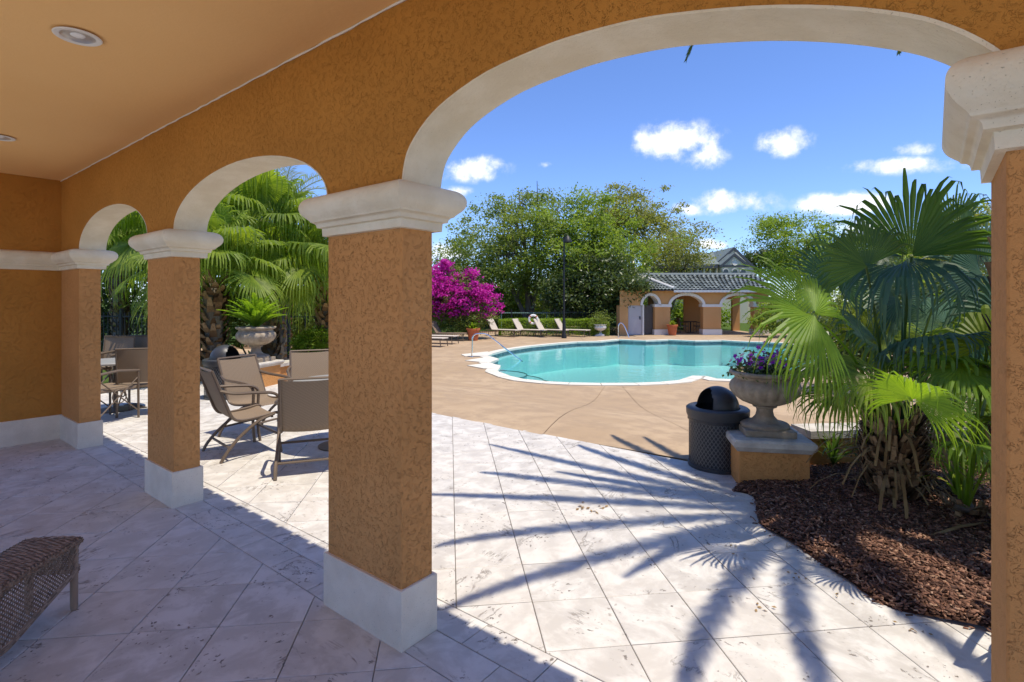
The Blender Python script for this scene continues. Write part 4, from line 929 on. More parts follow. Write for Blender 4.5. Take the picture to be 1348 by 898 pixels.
# cycad in the far urn: feather leaves
def rosette(name, label, c, n, L_, seed, mat, cat='plant', ll=.10, hi=85, lo=20, droop=1.0, nl=34, w=.008):
    o = thing(name, label, cat, c); rg = random.Random(seed)
    MB().lathe([(.0, .06), (.05, .05), (.07, .0), (.06, -.03)], 10).build('crown_base', 'palm_boot', o)
    for i in range(n):
        V = []; feather(V, (0, 0, .03), i * 2.39996, R(hi + (lo - hi) * i / n), L_ * rg.uniform(.8, 1.1), droop, nl=nl, ll=ll, rg=rg, w=w); link('frond', np_mesh('frond', V, 4, mat), o)
    return o
rosette('potted_cycad', 'bright green feathery cycad growing in the far fluted urn', pcl + Vector((0, 0, .45 + .59)), 34, .70, 3, 'palm_leaf_young', ll=.15, w=.02, lo=35, droop=.7)
# ---- low planter walls
def curved_wall(label, P, h, t, capo, caph):
    o = thing('planter_wall', label, 'low wall', (0, 0, 0)); C = [Vector((x, y)) for x, y in P]; n = len(C)
    Nn = []
    for i in range(n):
        e_ = (C[min(i + 1, n - 1)] - C[max(i - 1, 0)]).normalized(); Nn.append(Vector((-e_.y, e_.x)))
    def shell(o_, z0, z1, name, mat):
        m_ = MB(); L1 = [c + q * (t / 2 + o_) for c, q in zip(C, Nn)]; L2 = [c - q * (t / 2 + o_) for c, q in zip(C, Nn)]; rows = [[(p.x, p.y, z) for p in L_] for L_, z in ((L1, z0), (L1, z1), (L2, z1), (L2, z0))]
        m_.sheet(rows); m_.add([rows[k][0] for k in range(4)], [(0, 1, 2, 3)]); m_.add([rows[k][-1] for k in range(4)], [(0, 1, 2, 3)]); m_.build(name, mat, o, smooth=30)
    shell(0, -.05, h, 'wall', 'stucco_orange'); shell(capo, h, h + caph, 'cap_stone', 'cap_stone'); return o
w0 = [at(x, 480, d) for x, d in ((356, 10.15), (380, 10.7), (405, 11.0), (435, 11.1), (470, 11.0))]; curved_wall('low curved orange planter wall with white cap beside the far urn', [(q.x, q.y) for q in w0], .30, .25, .04, .06)
w1 = [(-1.0, 4.12), (-.55, 4.55), (.0, 4.95), (.55, 5.3), (1.2, 5.5), (2.0, 5.5)]; curved_wall('low orange planter wall with pale cap at the back of the mulch bed', w1, .30, .22, .04, .07)
# ================================================================== trash cans
def can(label, c, s, face, mesh=True):
    o = thing('trash_can', label, 'trash can', c, face, 'domed black trash cans on the patio'); r, h = .262 * s, .50 * s
    if mesh:
        V = []; n = 46; st = 20
        for k in range(n):
            for sg in (-1, 1):
                prev = None
                for i in range(st + 1):
                    z = .03 + (h - .06) * i / st; a = 2 * math.pi * k / n + sg * i / st * 1.15; o_ = Vector((math.cos(a), math.sin(a), 0)); p_ = o_ * r + Vector((0, 0, z)); tw = Vector((-o_.y, o_.x, 0)) * .0042
                    cur = (p_ - tw, p_ + tw, p_ - o_ * .004)
                    if prev: V += [prev[0], prev[1], cur[1], cur[0], prev[1], prev[2], cur[2], cur[1]]
                    prev = cur
        tag(link('mesh_body', np_mesh('mesh_body', V, 4, 'can_mesh'), o), kind='stuff')
        MB().lathe([(.0, .03), (r * .93, .03), (r * .95, h - .02)], 40).build('liner', 'bin_liner', o, smooth=True)
    else: MB().lathe([(r, .03), (r, h)], 40).build('body', 'bin_plastic', o, smooth=True)
    for z in (.0, ): MB().lathe([(r - .01, z), (r + .008, z), (r + .01, z + .035), (r - .01, z + .038)], 40).build('foot_ring', 'bin_plastic', o, smooth=True)
    MB().lathe([(r - .005, h - .03), (r + .012, h - .03), (r + .024, h + .0), (r + .026, h + .055), (r + .01, h + .068), (r - .04, h + .072), (r - .06, h + .066)], 48).build('lid_ring', 'bin_plastic', o, smooth=True)
    # bag folded over the rim under the lid
    MB().lathe([(r + .004, h - .06), (r + .012, h - .045), (r + .008, h - .02)], 60, flute=lambda i, a: .03 * math.sin(a * 9) * (i == 0)).build('bag_edge', 'bin_liner', o, smooth='all')
    # dome with an arched side opening
    rd = .195 * s; V = MB(); nu, nv = 48, 14
    def P_(u, v): a = 2 * math.pi * u / nu; e_ = math.pi / 2 * v / nv; return Vector((rd * math.cos(a) * math.cos(e_), rd * math.sin(a) * math.cos(e_), h + .066 + rd * 1.02 * math.sin(e_)))
    def open_(u, v): a = (2 * math.pi * (u + .5) / nu + math.pi) % (2 * math.pi) - math.pi; e_ = (v + .5) / nv; return (abs(a) / .80) ** 2.2 + (e_ / .72) ** 2.2 < 1
    for u in range(nu):
        for v in range(nv):
            if not open_(u, v): V.add([P_(u, v), P_(u + 1, v), P_(u + 1, v + 1), P_(u, v + 1)], [(0, 1, 2, 3)])
    me = V.mesh('dome_lid', 'bin_plastic'); bm = bmesh.new(); bm.from_mesh(me); bmesh.ops.remove_doubles(bm, verts=bm.verts, dist=1e-4)
    bmesh.ops.smooth_vert(bm, verts=[v for v in bm.verts if v.is_boundary and v.co.z > h + .08], factor=.6, use_axis_x=True, use_axis_y=True, use_axis_z=True); bmesh.ops.recalc_face_normals(bm, faces=bm.faces); bm.to_mesh(me); bm.free(); me.shade_smooth()
    link('dome_lid', me, o); return o
pcn = G(944, 607); c_n = at(944.5, 600, 5.12); can('near black mesh trash can with domed lid, open side facing left', (c_n.x, c_n.y, 0), 1.0, math.atan2(-RT.y - FW.y * .2, -RT.x - FW.x * .2))
c_f = at(296, 480, 8.7); can('far grey-black trash can with domed lid behind the patio chairs', (c_f.x, c_f.y, 0), 1.13, math.atan2(RT.y - FW.y * .2, RT.x - FW.x * .2), mesh=True)
def straps(name, label, c, n, L_, seed, mat, w=.014):
    o = thing(name, label, 'plant', c); rg = random.Random(seed)
    for i in range(n):
        V = []; a = i * 2.39996; el = rg.uniform(.55, 1.4); l_ = L_ * rg.uniform(.6, 1.1); h = Vector((math.cos(a), math.sin(a), 0)); s_ = Vector((-h.y, h.x, 0)) * w
        P = bez((0, 0, 0), h * l_ * math.cos(el) * .55 + Vector((0, 0, l_ * math.sin(el))), h * l_ * math.cos(el) * 1.3 + Vector((0, 0, l_ * math.sin(el) * rg.uniform(.45, .85))), 6)
        for k, (q0, q1) in enumerate(zip(P, P[1:])): u0, u1 = 1 - (k / 6) ** 2, 1 - ((k + 1) / 6) ** 2; V += [q0 - s_ * u0, q0 + s_ * u0, q1 + s_ * u1, q1 - s_ * u1]
        link('blade', np_mesh('blade', V, 4, mat), o)
straps('strap_plant', 'tuft of long green strap leaves in the mulch between the two fan palms', G(1262, 668) + Vector((0, 0, .07)), 26, .55, 3, 'palm_leaf')
straps('strap_plant', 'darker tuft of strap leaves behind the shaggy palm base, towards the urn', G(1098, 622) + Vector((0, 0, .07)), 22, .42, 4, 'palm_leaf_deep')
# ================================================================== patio chairs and tables
def sling_chair(label, cat='chair', group='sling chairs on the patio'):
    o = thing('sling_chair', label, cat, (0, 0, 0), 0, group)
    for s_ in (-1, 1):
        x = s_ * .275
        rail_ = catmull([(x, -.40, .945), (x, -.345, .80), (x, -.265, .58), (x, -.20, .435), (x, -.10, .40), (x, .10, .415), (x, .235, .435), (x, .275, .415)], 4)
        MB().tube(rail_, .0155, 6).build('side_rail', 'taupe_metal', o, smooth=True)
        xo = s_ * .315
        MB().tube(catmull([(x, -.325, .735), (xo, -.20, .70), (xo, .0, .685), (xo, .17, .665), (xo, .245, .62), (xo, .262, .55)], 4), .0175, 6).build('arm', 'taupe_metal', o, smooth=True)
        MB().tube(catmull([(xo, .262, .55), (xo, .255, .40), (xo, .255, .2), (xo, .28, .0)], 4), .017, 6).build('leg', 'taupe_metal', o, smooth=True)
        MB().tube(catmull([(x, .22, .425), (xo - s_ * .015, .05, .375), (xo - s_ * .01, -.14, .24), (xo, -.27, .10), (xo, -.33, .0)], 4), .017, 6).build('leg', 'taupe_metal', o, smooth=True)
    for y, z in ((-.40, .945), (.255, .20), (-.235, .13), (.2, .395)): MB().tube([(-.30 if z < .3 else -.275, y, z), (.30 if z < .3 else .275, y, z)], .013, 6).build('stretcher', 'taupe_metal', o, smooth=True)
    pr = catmull([(0, -.395, .935), (0, -.335, .79), (0, -.25, .57), (0, -.19, .44), (0, -.09, .398), (0, .10, .405), (0, .23, .43), (0, .268, .41)], 5)
    m_ = MB(); rows = []
    for p_ in pr: rows.append([(x, p_.y, p_.z - .018 * (1 - (x / .27) ** 2)) for x in [-.27 + .54 * i / 8 for i in range(9)]])
    m_.sheet(rows); m_.build('sling', 'sling_taupe', o, smooth='all')
    return o
ch0 = sling_chair('x'); used = [False]
def put_chair(x, y, fx, fy, label, group=None):
    c = ch0 if not used[0] else copy_tree(ch0); used[0] = True
    c.scale = (.95, .95, .95); return place(c, (x, y, 0), math.atan2(fy, fx) - math.pi / 2, label)
put_chair(-5.70, 1.06, .12, 1, 'taupe sling patio chair in full view, turned to the right, nearest the second column')
put_chair(-4.66, 1.21, -.85, .52, 'taupe sling patio chair seen from behind, half hidden by the thick column')
put_chair(-6.30, 1.52, .95, .25, 'taupe sling patio chair behind the one in full view, only its back and arm showing')
put_chair(-6.35, 2.25, .9, -.45, 'taupe sling patio chair facing the camera across the round table')
def table(label, c, r, h=.715, mat='tabletop_metal'):
    o = thing('round_table', label, 'table', c)
    MB().lathe([(.0, h), (r - .01, h), (r, h - .008), (r, h - .028), (r - .012, h - .034), (.0, h - .03)], 48).build('tabletop', mat, o, smooth=35)
    MB().lathe([(.0, .0), (.24, .0), (.245, .012), (.20, .022), (.05, .04), (.0, .045)], 32).build('base', 'taupe_metal', o, smooth=35)
    MB().tube([(0, 0, .03), (0, 0, h - .03)], .032, 12).build('pedestal_post', 'taupe_metal', o, smooth=True)
    for k in range(4):
        a = k * math.pi / 2 + .4; ca, sa = math.cos(a), math.sin(a)
        MB().tube(bez((.03 * ca, .03 * sa, .35), (.05 * ca, .05 * sa, .62), (r * .7 * ca, r * .7 * sa, h - .035), 6), .011, 5).build('strut', 'taupe_metal', o, smooth=True)
    return o
table('round grey patio table between the sling chairs, partly behind the thick column', (-5.08, 1.82, 0), .52)
pt = at(152, 480, 7.7); table('round pale patio table seen between the two left columns', (pt.x, pt.y, 0), .45)
# straight-legged chairs with crossed side frames by the left table
def cross_chair():
    o = thing('cross_frame_chair', 'x', 'chair', (0, 0, 0), 0, 'cross-framed chairs by the left fence')
    for s_ in (-1, 1):
        x = s_ * .28
        for y in (-.24, .26): MB().tube([(x, y, 0), (x, y * .98, .64)], .016, 6).build('leg', 'taupe_metal', o, smooth=True)
        MB().tube([(x, .27, .64), (x, .0, .665), (x, -.25, .64)], .019, 6).build('arm', 'taupe_metal', o, smooth=True)
        m_ = MB(); m_.tube([(x, -.24, .10), (x, .26, .56)], .009, 5); m_.tube([(x, .26, .10), (x, -.24, .56)], .009, 5); m_.tube(arc((x, .01, .33), .09, 0, 360, 12, 'yz'), .007, 5)
        m_.build('side_frame', 'taupe_metal', o)
    MB().box((0, 0, .42), (.54, .52, .05)).build('seat', 'sling_taupe', o, bevel=.015)
    MB().sheet([[(-.26 + .065 * i, -.25 - .06 * k / 4 - .02 * math.sin(math.pi * i / 8), .47 + .45 * k / 4) for i in range(9)] for k in range(5)]).build('backrest', 'sling_taupe', o, smooth='all')
    MB().tube([(-.27, -.24, .45), (-.27, -.31, .93), (.27, -.31, .93), (.27, -.24, .45)], .014, 6).build('back_frame', 'taupe_metal', o, smooth=True)
    return o
cc = cross_chair(); k0 = True
for px_, d_, fx, fy, lb in ((137, 7.05, -.3, .9, 'cross-framed chair with tall back standing right behind the corner pilaster'), (193, 7.5, -.8, .5, 'cross-framed chair with one arm showing left of the second column'),
                          (140, 9.3, .6, -.8, 'dark chair behind the left table in front of the fence, nearer the pilaster'), (166, 9.5, .4, -.9, 'dark chair behind the left table in front of the fence, nearer the second column')):
    q = at(px_, 480, d_); c = cc if k0 else copy_tree(cc); k0 = False; place(c, (q.x, q.y, 0), math.atan2(fy, fx) - math.pi / 2, lb)
c = copy_tree(cc); place(c, (.60, 1.66, 0), 2.9, 'metal chair hidden just behind the right column, its lattice shadow falling on the tiles'); del c['group']
for (x0, y0, x1, y1, r, lb) in ((1226, 706, 1302, 688, .012, 'dry brown stick lying on the mulch by the small palm'), (1108, 640, 1142, 655, .009, 'thin dry stick poking from the shaggy palm base')):
    a, b = G(x0, y0, .09), G(x1, y1, .10); o = thing('fallen_stick', lb, 'stick', a); MB().tube([Vector((0, 0, 0)), (b - a) * .5 + Vector((0, 0, .02)), b - a], [r, r * .8, r * .5], 6).build('stem', 'dry_leaf', o)
q = G(178, 535); o = thing('drain_grate', 'small dark slotted drain grate in the sunlit tiles left of the second column', 'drain', (q.x, q.y, .002), .0)
MB().box((0, 0, .002), (.50, .16, .006)).build('tray', 'black_metal', o)
for i in range(12): MB().box((-.22 + i * .04, 0, .008), (.014, .14, .006)).build('bar', 'taupe_metal', o)
# ---- wicker bench end at the bottom left corner
def wicker():
    e_ = Vector((.69, -.72)).normalized(); nrm = Vector((.72, .69)).normalized(); c = Vector((-3.565, -.905)); o = thing('wicker_bench', 'brown woven wicker bench end with rolled rim at the bottom left corner', 'bench', (c.x, c.y, 0), math.atan2(e_.y, e_.x))
    # local x runs along the bench towards the camera, local y towards the arcade
    Ln, wd, h = 1.15, .115, .372; V = []; rg = random.Random(2)
    def strand(P, w, nrm_):
        for a, b in zip(P, P[1:]):
            t = (b - a).normalized(); s_ = t.cross(nrm_).normalized() * w; up = nrm_ * w * .55
            V.extend([a - s_, a + up, b + up, b - s_, a + up, a + s_, b + s_, b + up])
    Z = Vector((0, 0, 1)); n = 96
    for i in range(n):                                             # crosswise top weave, rolling over both edges
        x = Ln * i / n + .004; ph = i % 2
        P = [Vector((x, -wd - .012, h - .03)), Vector((x, -wd - .008, h - .006))] + [Vector((x, -wd + 2 * wd * k / 10, h + (.0035 if (k + ph) % 2 else -.001) - .006 * abs(k / 5 - 1) ** 3)) for k in range(11)] + [Vector((x, wd + .012, h - .006)), Vector((x, wd + .015, h - .035))]
        strand(P, .0052, Z)
    me1 = list(V); V.clear()
    for k in range(9):                                             # rolled end and rims
        for y in (-wd - .010, wd + .012): strand([Vector((Ln * i / 60, y + .016 * math.sin(i * 2.1 + k * .7), h - .02 + .016 * math.cos(i * 2.1 + k * .7))) for i in range(61)], .006, Vector((0, 1 if y > 0 else -1, .3)).normalized())
    for i in range(26): 
        y = -wd + 2 * wd * i / 25; strand([Vector((.012, y, h - .002)), Vector((-.014, y, h - .010)), Vector((-.022, y, h - .028)), Vector((-.012, y, h - .05)), Vector((.0, y, h - .055))], .0048, Vector((-1, 0, .2)).normalized())
    me2 = list(V); V.clear()
    def zb(x): return .06 + .17 * math.exp(-(max(0, x - .05) / .13)) * 0 + .20 * (1 - min(1, abs(x - Ln / 2) / (Ln / 2)) ** 3) * .35 if False else max(.12, .24 - .42 * abs(x - Ln / 2) ** 1.2 * 0) - 0.09 * math.sin(math.pi * min(1, x / Ln)) 
    # open diagonal lattice on the long side, bottom edge sweeping down to a low apron
    for yy in (wd + .008, -wd - .006):
        sgn = 1 if yy > 0 else -1
        for i in range(-16, 62):
            for dr in (1, -1):
                x0 = i * .021; P = []
                for t in range(13):
                    z = h - .035 - t * .02; x = x0 + dr * t * .02
                    if 0 <= x <= Ln and z > max(.07, .20 - .30 * x): P.append(Vector((x, yy + sgn * .002 * dr, z)))
                if len(P) > 1: strand(P, .0042, Vector((0, sgn, 0)))
        for w_ in (0, .012, .024): strand([Vector((x * .02, yy + .003 * sgn, max(.07, .20 - .30 * x * .02) + w_)) for x in range(int(Ln / .02))], .006, Vector((0, sgn, 0)))
    for z in range(14):
        strand([Vector((-.006, y, h - .05 - z * .011)) for y in (-wd, 0, wd)], .0048, Vector((-1, 0, 0)))
    me3 = list(V); V.clear()
    for nm, d_ in (('woven_top', me1), ('rolled_rim', me2), ('lattice_side', me3)):
        me = np_mesh(nm, np.array([v[:] for v in d_], np.float32), 4, 'wicker'); tag(link(nm, me, o), kind='stuff')
    MB().box((Ln / 2, 0, h - .018), (Ln - .02, wd * 2 - .01, .024)).build('frame', 'palm_boot', o)
    for x in (.02, Ln - .05):
        for y in (-wd + .01, wd - .004): MB().tube([(x, y, 0), (x, y, .02), (x, y, h - .03)], [.014, .017, .017], 10).build('leg', 'wicker', o, smooth=True)
wicker()
# ================================================================== far side of the pool
def yaw_of(dx, dy): return math.atan2(dy, dx)
def lounger(label, dark=False):
    o = thing('sun_lounger', label, 'sun lounger', (0, 0, 0), 0, 'sun loungers at the far side of the pool'); mt_ = 'sling_beige' if not dark else 'sling_taupe'
    # local +x towards the feet
    MB().add([(-.45, -.31, .34), (1.15, -.31, .34), (1.15, .31, .34), (-.45, .31, .34), (-.45, -.31, .385), (1.15, -.31, .40), (1.15, .31, .40), (-.45, .31, .385)], [(3, 2, 1, 0), (4, 5, 6, 7), (0, 1, 5, 4), (1, 2, 6, 5), (2, 3, 7, 6), (3, 0, 4, 7)]).build('seat_sling', mt_, o, bevel=.015)
    MB().add([(-.42, -.31, .36), (-.42, .31, .36), (-.80, .31, .98), (-.80, -.31, .98), (-.47, -.31, .35), (-.47, .31, .35), (-.85, .31, .96), (-.85, -.31, .96)], [(0, 1, 2, 3), (7, 6, 5, 4), (0, 3, 7, 4), (1, 5, 6, 2), (3, 2, 6, 7), (0, 4, 5, 1)]).build('backrest', mt_, o, bevel=.015)
    for s_ in (-1, 1):
        MB().tube([(-.85, s_ * .33, .36), (1.16, s_ * .33, .36)], .022, 6).build('rail', 'taupe_metal', o)
        for x in (-.62, 1.05): MB().tube([(x, s_ * .33, .36), (x + (.05 if x > 0 else -.05), s_ * .33, 0)], .022, 6).build('leg', 'taupe_metal', o)
    MB().tube([(-.70, 0, .78), (-.86, 0, .36)], .016, 5).build('back_prop', 'taupe_metal', o)
    return o
lg = lounger('x'); lgd = None; k0 = True
# (pixel of the middle, depth)
dirv = (rt3 * .93 + back * .62).normalized()
for px_, d_, lb in ((664, 30.2, 'beige sun lounger beside the bougainvillea, first of the four by the hedge'), (698, 30.2, 'beige sun lounger second from the bougainvillea, before the life ring'),
                    (726, 30.2, 'beige sun lounger third from the bougainvillea, just left of the lamp post'), (754, 30.2, 'beige sun lounger farthest from the bougainvillea, right of the lamp post')):
    q = at(px_ - 4, 400, d_); c = lg if k0 else copy_tree(lg); k0 = False; place(c, (q.x, q.y, zf(q.x, q.y)), yaw_of(dirv.x, dirv.y), lb)
lgd = lounger('x', True); dv2 = (rt3 * .95 + back * .35).normalized()
q = at(588, 400, 27.2); place(lgd, (q.x, q.y, ZP), yaw_of(dv2.x, dv2.y), 'dark sun lounger under the bougainvillea with raised back beside the clay pot')
for px_, d_, lb in ((572, 25.3, 'pale sun lounger in front of the dark one, right of the thick column'), (556, 23.9, 'pale sun lounger mostly hidden behind the thick column, only its foot showing')):
    q = at(px_, 400, d_); c = copy_tree(lg); place(c, (q.x, q.y, ZP), yaw_of(dv2.x, dv2.y), lb)
# potted plants
def pot(label, px_, d_, z0, r, h, leafm, seed, L_=.55):
    q = at(px_, 400, d_); o = thing('potted_plant', label, 'potted plant', (q.x, q.y, z0))
    MB().lathe([(r * .68, 0), (r * .95, h * .85), (r * 1.06, h * .86), (r * 1.06, h), (r * .93, h), (r * .9, h * .9), (0, h * .9)], 24).build('pot', 'terracotta', o, smooth=35)
    rg = random.Random(seed); V = []
    for i in range(46):
        a = rg.uniform(0, 6.28); el = rg.uniform(.4, 1.4); l_ = L_ * rg.uniform(.6, 1.1); d = Vector((math.cos(a) * math.cos(el), math.sin(a) * math.cos(el), math.sin(el))); s_ = Vector((-math.sin(a), math.cos(a), 0)) * .035
        b = Vector((0, 0, h * .9)); m_ = b + d * l_ * .6; e_ = b + d * l_ - Vector((0, 0, l_ * .25)); V += [b - s_ * .5, b + s_ * .5, m_ + s_, m_ - s_, m_ - s_, m_ + s_, e_ + s_ * .1, e_ - s_ * .1]
    link('foliage', np_mesh('foliage', V, 4, leafm), o)
pot('yellow-green plant in a terracotta pot at the foot of the bougainvillea', 623, 27.0, ZP, .33, .62, 'palm_leaf_young', 1)
pot('green plant in an orange terracotta pot between the pool house columns', 885, 30.9, ZP, .30, .62, 'palm_leaf', 2, .4)
pot('orange terracotta pot beyond the urn at the right side of the pool', 1063, 22.5, ZP, .36, .60, 'bright_leaf', 3, .7)
# white far urn
q = at(790, 400, 30.3); urn('small white urn planter with green plants beside the far hedge', (q.x, q.y, ZP), 1.25, .3, mat='white_paint', nf=12, name='white_urn')
rng = np.random.default_rng(8); o = thing('urn_plant', 'leafy green plant with red tips growing in the small white urn', 'plant', (q.x, q.y, ZP + .66))
link('foliage', np_mesh('foliage', leaf_quads(rng.normal(size=(900, 3)) * np.array([.28, .28, .22]) + np.array([0, 0, .32]), .09, rng).reshape(-1, 3), 4, 'oak_leaf'), o)
# lamp post
q = at(742.5, 400, 28.6); zt = EYE + (HOR - 313) / F_PX * 28.6 - ZP; o = thing('lamp_post', 'tall black lamp post with bell-shaped shade beyond the pool', 'lamp post', (q.x, q.y, ZP), math.atan2(RT.y, RT.x))
MB().lathe([(.14, 0), (.14, .12), (.10, .2), (.085, .9), (.065, 1.0), (.055, 1.2), (.045, zt * .8), (.04, zt)], 14).build('pole', 'black_metal', o, smooth=True)
MB().tube(catmull([(0, 0, zt - .05), (.02, 0, zt + .14), (.10, 0, zt + .2), (.19, 0, zt + .12)], 5), .022, 6).build('arm', 'black_metal', o, smooth=True)
MB().lathe([(.03, .16), (.05, .10), (.10, .06), (.17, -.06), (.235, -.16), (.25, -.24), (.24, -.245), (.0, -.12)], 24, (.19, 0, zt)).build('lamp_shade', 'black_metal', o, smooth=35)
MB().lathe([(.0, -.235), (.13, -.22), (.15, -.13), (.0, -.12)], 16, (.19, 0, zt)).build('lens', 'window_glass', o, smooth=True)
# life ring on a post
q = at(702, 420.5, 30.6); o = thing('life_ring', 'white life ring hanging on the fence behind the loungers', 'life ring', q, math.atan2(RT.y, RT.x))
MB().tube(arc((0, 0, 0), .235, 0, 345, 24), .065, 8, closed=False).build('ring', 'ring_white', o, smooth=True)
for k in range(4):
    a = k * 90 + 45; MB().tube(arc((0, 0, 0), .235, a - 8, a + 8, 3), .070, 8).build('band', 'terracotta', o, smooth=True)
# ---- metal fences
def fence(label, P0, P1, h, z0, gap, name='metal_fence', rails=(.12, .92), pr=.010, top=None, mat='black_metal'):
    P0, P1 = Vector(P0), Vector(P1); L_ = (P1 - P0).length; o = thing(name, label, 'fence', (P0.x, P0.y, z0), math.atan2(P1.y - P0.y, P1.x - P0.x))
    n = int(L_ / gap); proto = MB().box((0, 0, h / 2), (pr * 1.6, pr * 1.6, h)).mesh('picket', mat); m_ = MB()
    for i in range(n + 1):
        if n <= 290: link('picket', proto, o, (i * gap, 0, 0))
        else: m_.box((i * gap, 0, h / 2), (pr * 1.6, pr * 1.6, h))
    if n > 290: tag(m_.build('picket', mat, o), kind='stuff')
    for r in rails: MB().box((L_ / 2, 0, h * r), (L_, .03, .035)).build('rail', mat, o)
    k = max(1, round(L_ / 2.4)); pm = MB().box((0, 0, (h + .08) / 2), (.06, .06, h + .08)).mesh('post', mat)
    for i in range(k + 1): link('post', pm, o, (L_ * i / k, 0.001, 0))
    return o
a, b = at(60, 478, 13.6), at(262, 478, 13.2); fence('black metal picket fence seen through the leftmost arch', a.to_2d(), b.to_2d(), 1.30, -.03, .115)
a, b = at(380, 478, 14.6), at(470, 478, 14.2); fence('dark fence post and rail behind the low planter wall, left of the thick column', a.to_2d(), b.to_2d(), 1.25, -.03, .5, pr=.012)
a, b = at(560, 440, 32.3), at(845, 440, 32.0); fence('long dark green metal fence behind the clipped hedge', a.to_2d(), b.to_2d(), 1.42, ZP, .12)
# pale pipe rail and tennis-court screen behind it
a, b = at(660, 412, 33.6), at(780, 412, 33.4); o = thing('pipe_rail', 'pale horizontal pipe rail just above the long dark fence', 'rail', (a.x, a.y, ZP), math.atan2(b.y - a.y, b.x - a.x)); L_ = (b - a).to_2d().length
MB().tube([(0, 0, a.z - ZP), (L_, 0, a.z - ZP)], .045, 6).build('pipe', 'court_green', o, smooth=True)
for i in range(3): MB().tube([(L_ * i / 2, 0, 0), (L_ * i / 2, 0, a.z - ZP)], .03, 6).build('support', 'court_green', o, smooth=True)
q = at(389, 462, 12.4); o = thing('ball', 'small blue ball on a stem in the planting, left of the thick column', 'ball', (q.x, q.y, 0)); MB().lathe([(.0, -.075), (.05, -.056), (.075, 0), (.05, .056), (.0, .075)], 16, (0, 0, q.z)).build('sphere', 'blue_ball', o, smooth=True); MB().tube([(0, 0, 0), (0, 0, q.z - .07)], .012, 6).build('stem', 'black_metal', o)
# ================================================================== pool house
D = 31.4; kx = D / F_PX
def zpx(y, d=D): return EYE - (y - HOR) / F_PX * d
q = at(876, 400, D); ph = thing('pool_house', 'orange pool house with white-edged arches and grey glazed tile roof beyond the pool', 'pool house', (q.x, q.y, ZP), math.atan2(RT.y, RT.x))
X = lambda px_: (px_ - 876) * kx
Zl = lambda y: zpx(y) - ZP
ze, zs_, zr = Zl(383), Zl(402), Zl(361)
def arch_wall(openings, x0, x1, y, t, zspring, rise, ztop, name, parent, mat='pavilion_stucco', reveal='white_paint', M=None):
    m_ = MB(); rv = MB(); prev = x0
    def Q(P): return [tuple((M @ Vector(p))) if M else p for p in P]
    for (a, b) in openings:
        m_.add(Q([(prev, y, zspring), (a, y, zspring), (a, y, ztop), (prev, y, ztop)]), [(0, 1, 2, 3)]); c, w = (a + b) / 2, (b - a) / 2
        A = [(c - w * math.cos(math.pi * k / 14), zspring + rise * math.sin(math.pi * k / 14)) for k in range(15)]
        for p_, q_ in zip(A, A[1:]): m_.add(Q([(p_[0], y, p_[1]), (q_[0], y, q_[1]), (q_[0], y, ztop), (p_[0], y, ztop)]), [(0, 1, 2, 3)])
        O_ = [(c - (w + .16) * math.cos(math.pi * k / 14), zspring + (rise + .16) * math.sin(math.pi * k / 14)) for k in range(15)]
        rv.sheet([Q([(x, y - .05, z) for x, z in O_]), Q([(x, y - .05, z) for x, z in A]), Q([(x, y + t, z) for x, z in A])])
        prev = b
    m_.add(Q([(prev, y, zspring), (x1, y, zspring), (x1, y, ztop), (prev, y, ztop)]), [(0, 1, 2, 3)])
    m_.build(name, mat, parent); rv.build('arch_trim', reveal, parent, smooth=30)
F_OPEN = [(X(883), X(925)), (X(950), X(992))]
arch_wall(F_OPEN, X(874), X(1012), 0, .5, zs_, Zl(389) - zs_, ze, 'front_wall', ph)
for a, b in ((874, 883), (925, 950), (992, 1012)):
    a_, b_ = (X(a) - (.0 if a > 874 else .35)), X(b)
    c = MB().box(((a_ + b_) / 2, .25, zs_ / 2), (b_ - a_ - .06, .5, zs_)).build('pillar', 'pavilion_stucco', ph)
    MB().box(((a_ + b_) / 2, .25, zs_ - .02), (b_ - a_ + .08, .62, .16)).build('capital', 'white_paint', c)
    MB().box(((a_ + b_) / 2, .25, .16), (b_ - a_ + .02, .60, .32)).build('plinth', 'white_paint', c)
# left wing, turned a little towards the pool
Mw = Matrix.Rotation(R(14), 4, 'Z') @ Matrix.Translation((0, .02, 0)); xl = X(811)
arch_wall([(X(843), X(866))], xl, X(876), 0, .5, zs_, Zl(389.5) - zs_, ze, 'wing_wall', ph, M=Mw)
def wbox(x0, x1, y0, y1, z0, z1, name, mat, par=ph):
    o = MB().box(((x0 + x1) / 2, (y0 + y1) / 2, (z0 + z1) / 2), (x1 - x0, y1 - y0, z1 - z0)).mesh(name, mat); l_ = link(name, o, par); l_.matrix_local = Mw; return l_
wbox(xl, X(823), .02, .45, 0, zs_, 'pier', 'pavilion_stucco'); dw = wbox(X(823), X(843), .08, .14, .02, Zl(403), 'door', 'door_white')
for i in range(4): wbox(X(824.5) , X(841.5), .068, .079, .25 + i * .42, .25 + i * .42 + .36, 'door_panel', 'door_white')
wbox(X(839.6), X(840.6), .03, .066, .9, 1.1, 'door_handle', 'black_metal'); wbox(X(843), X(845.2), -.01, .3, 0, Zl(401), 'door_post', 'white_paint')
for i in range(16): wbox(X(845.2), X(861), .22, .26, .06 + i * .105, .06 + i * .105 + .085, 'louvre', 'louvre_dark')
wbox(X(845.2), X(861), .27, .3, .02, Zl(402), 'louvre_backing', 'louvre_dark'); wbox(X(861), X(876), .02, .45, .32, zs_ - .08, 'corner_pier', 'pavilion_stucco'); wbox(X(860), X(876), -.02, .5, 0, .32, 'pier_base', 'white_paint'); wbox(X(860), X(876.5), -.05, .5, zs_ - .1, zs_ + .06, 'pier_capital', 'white_paint')
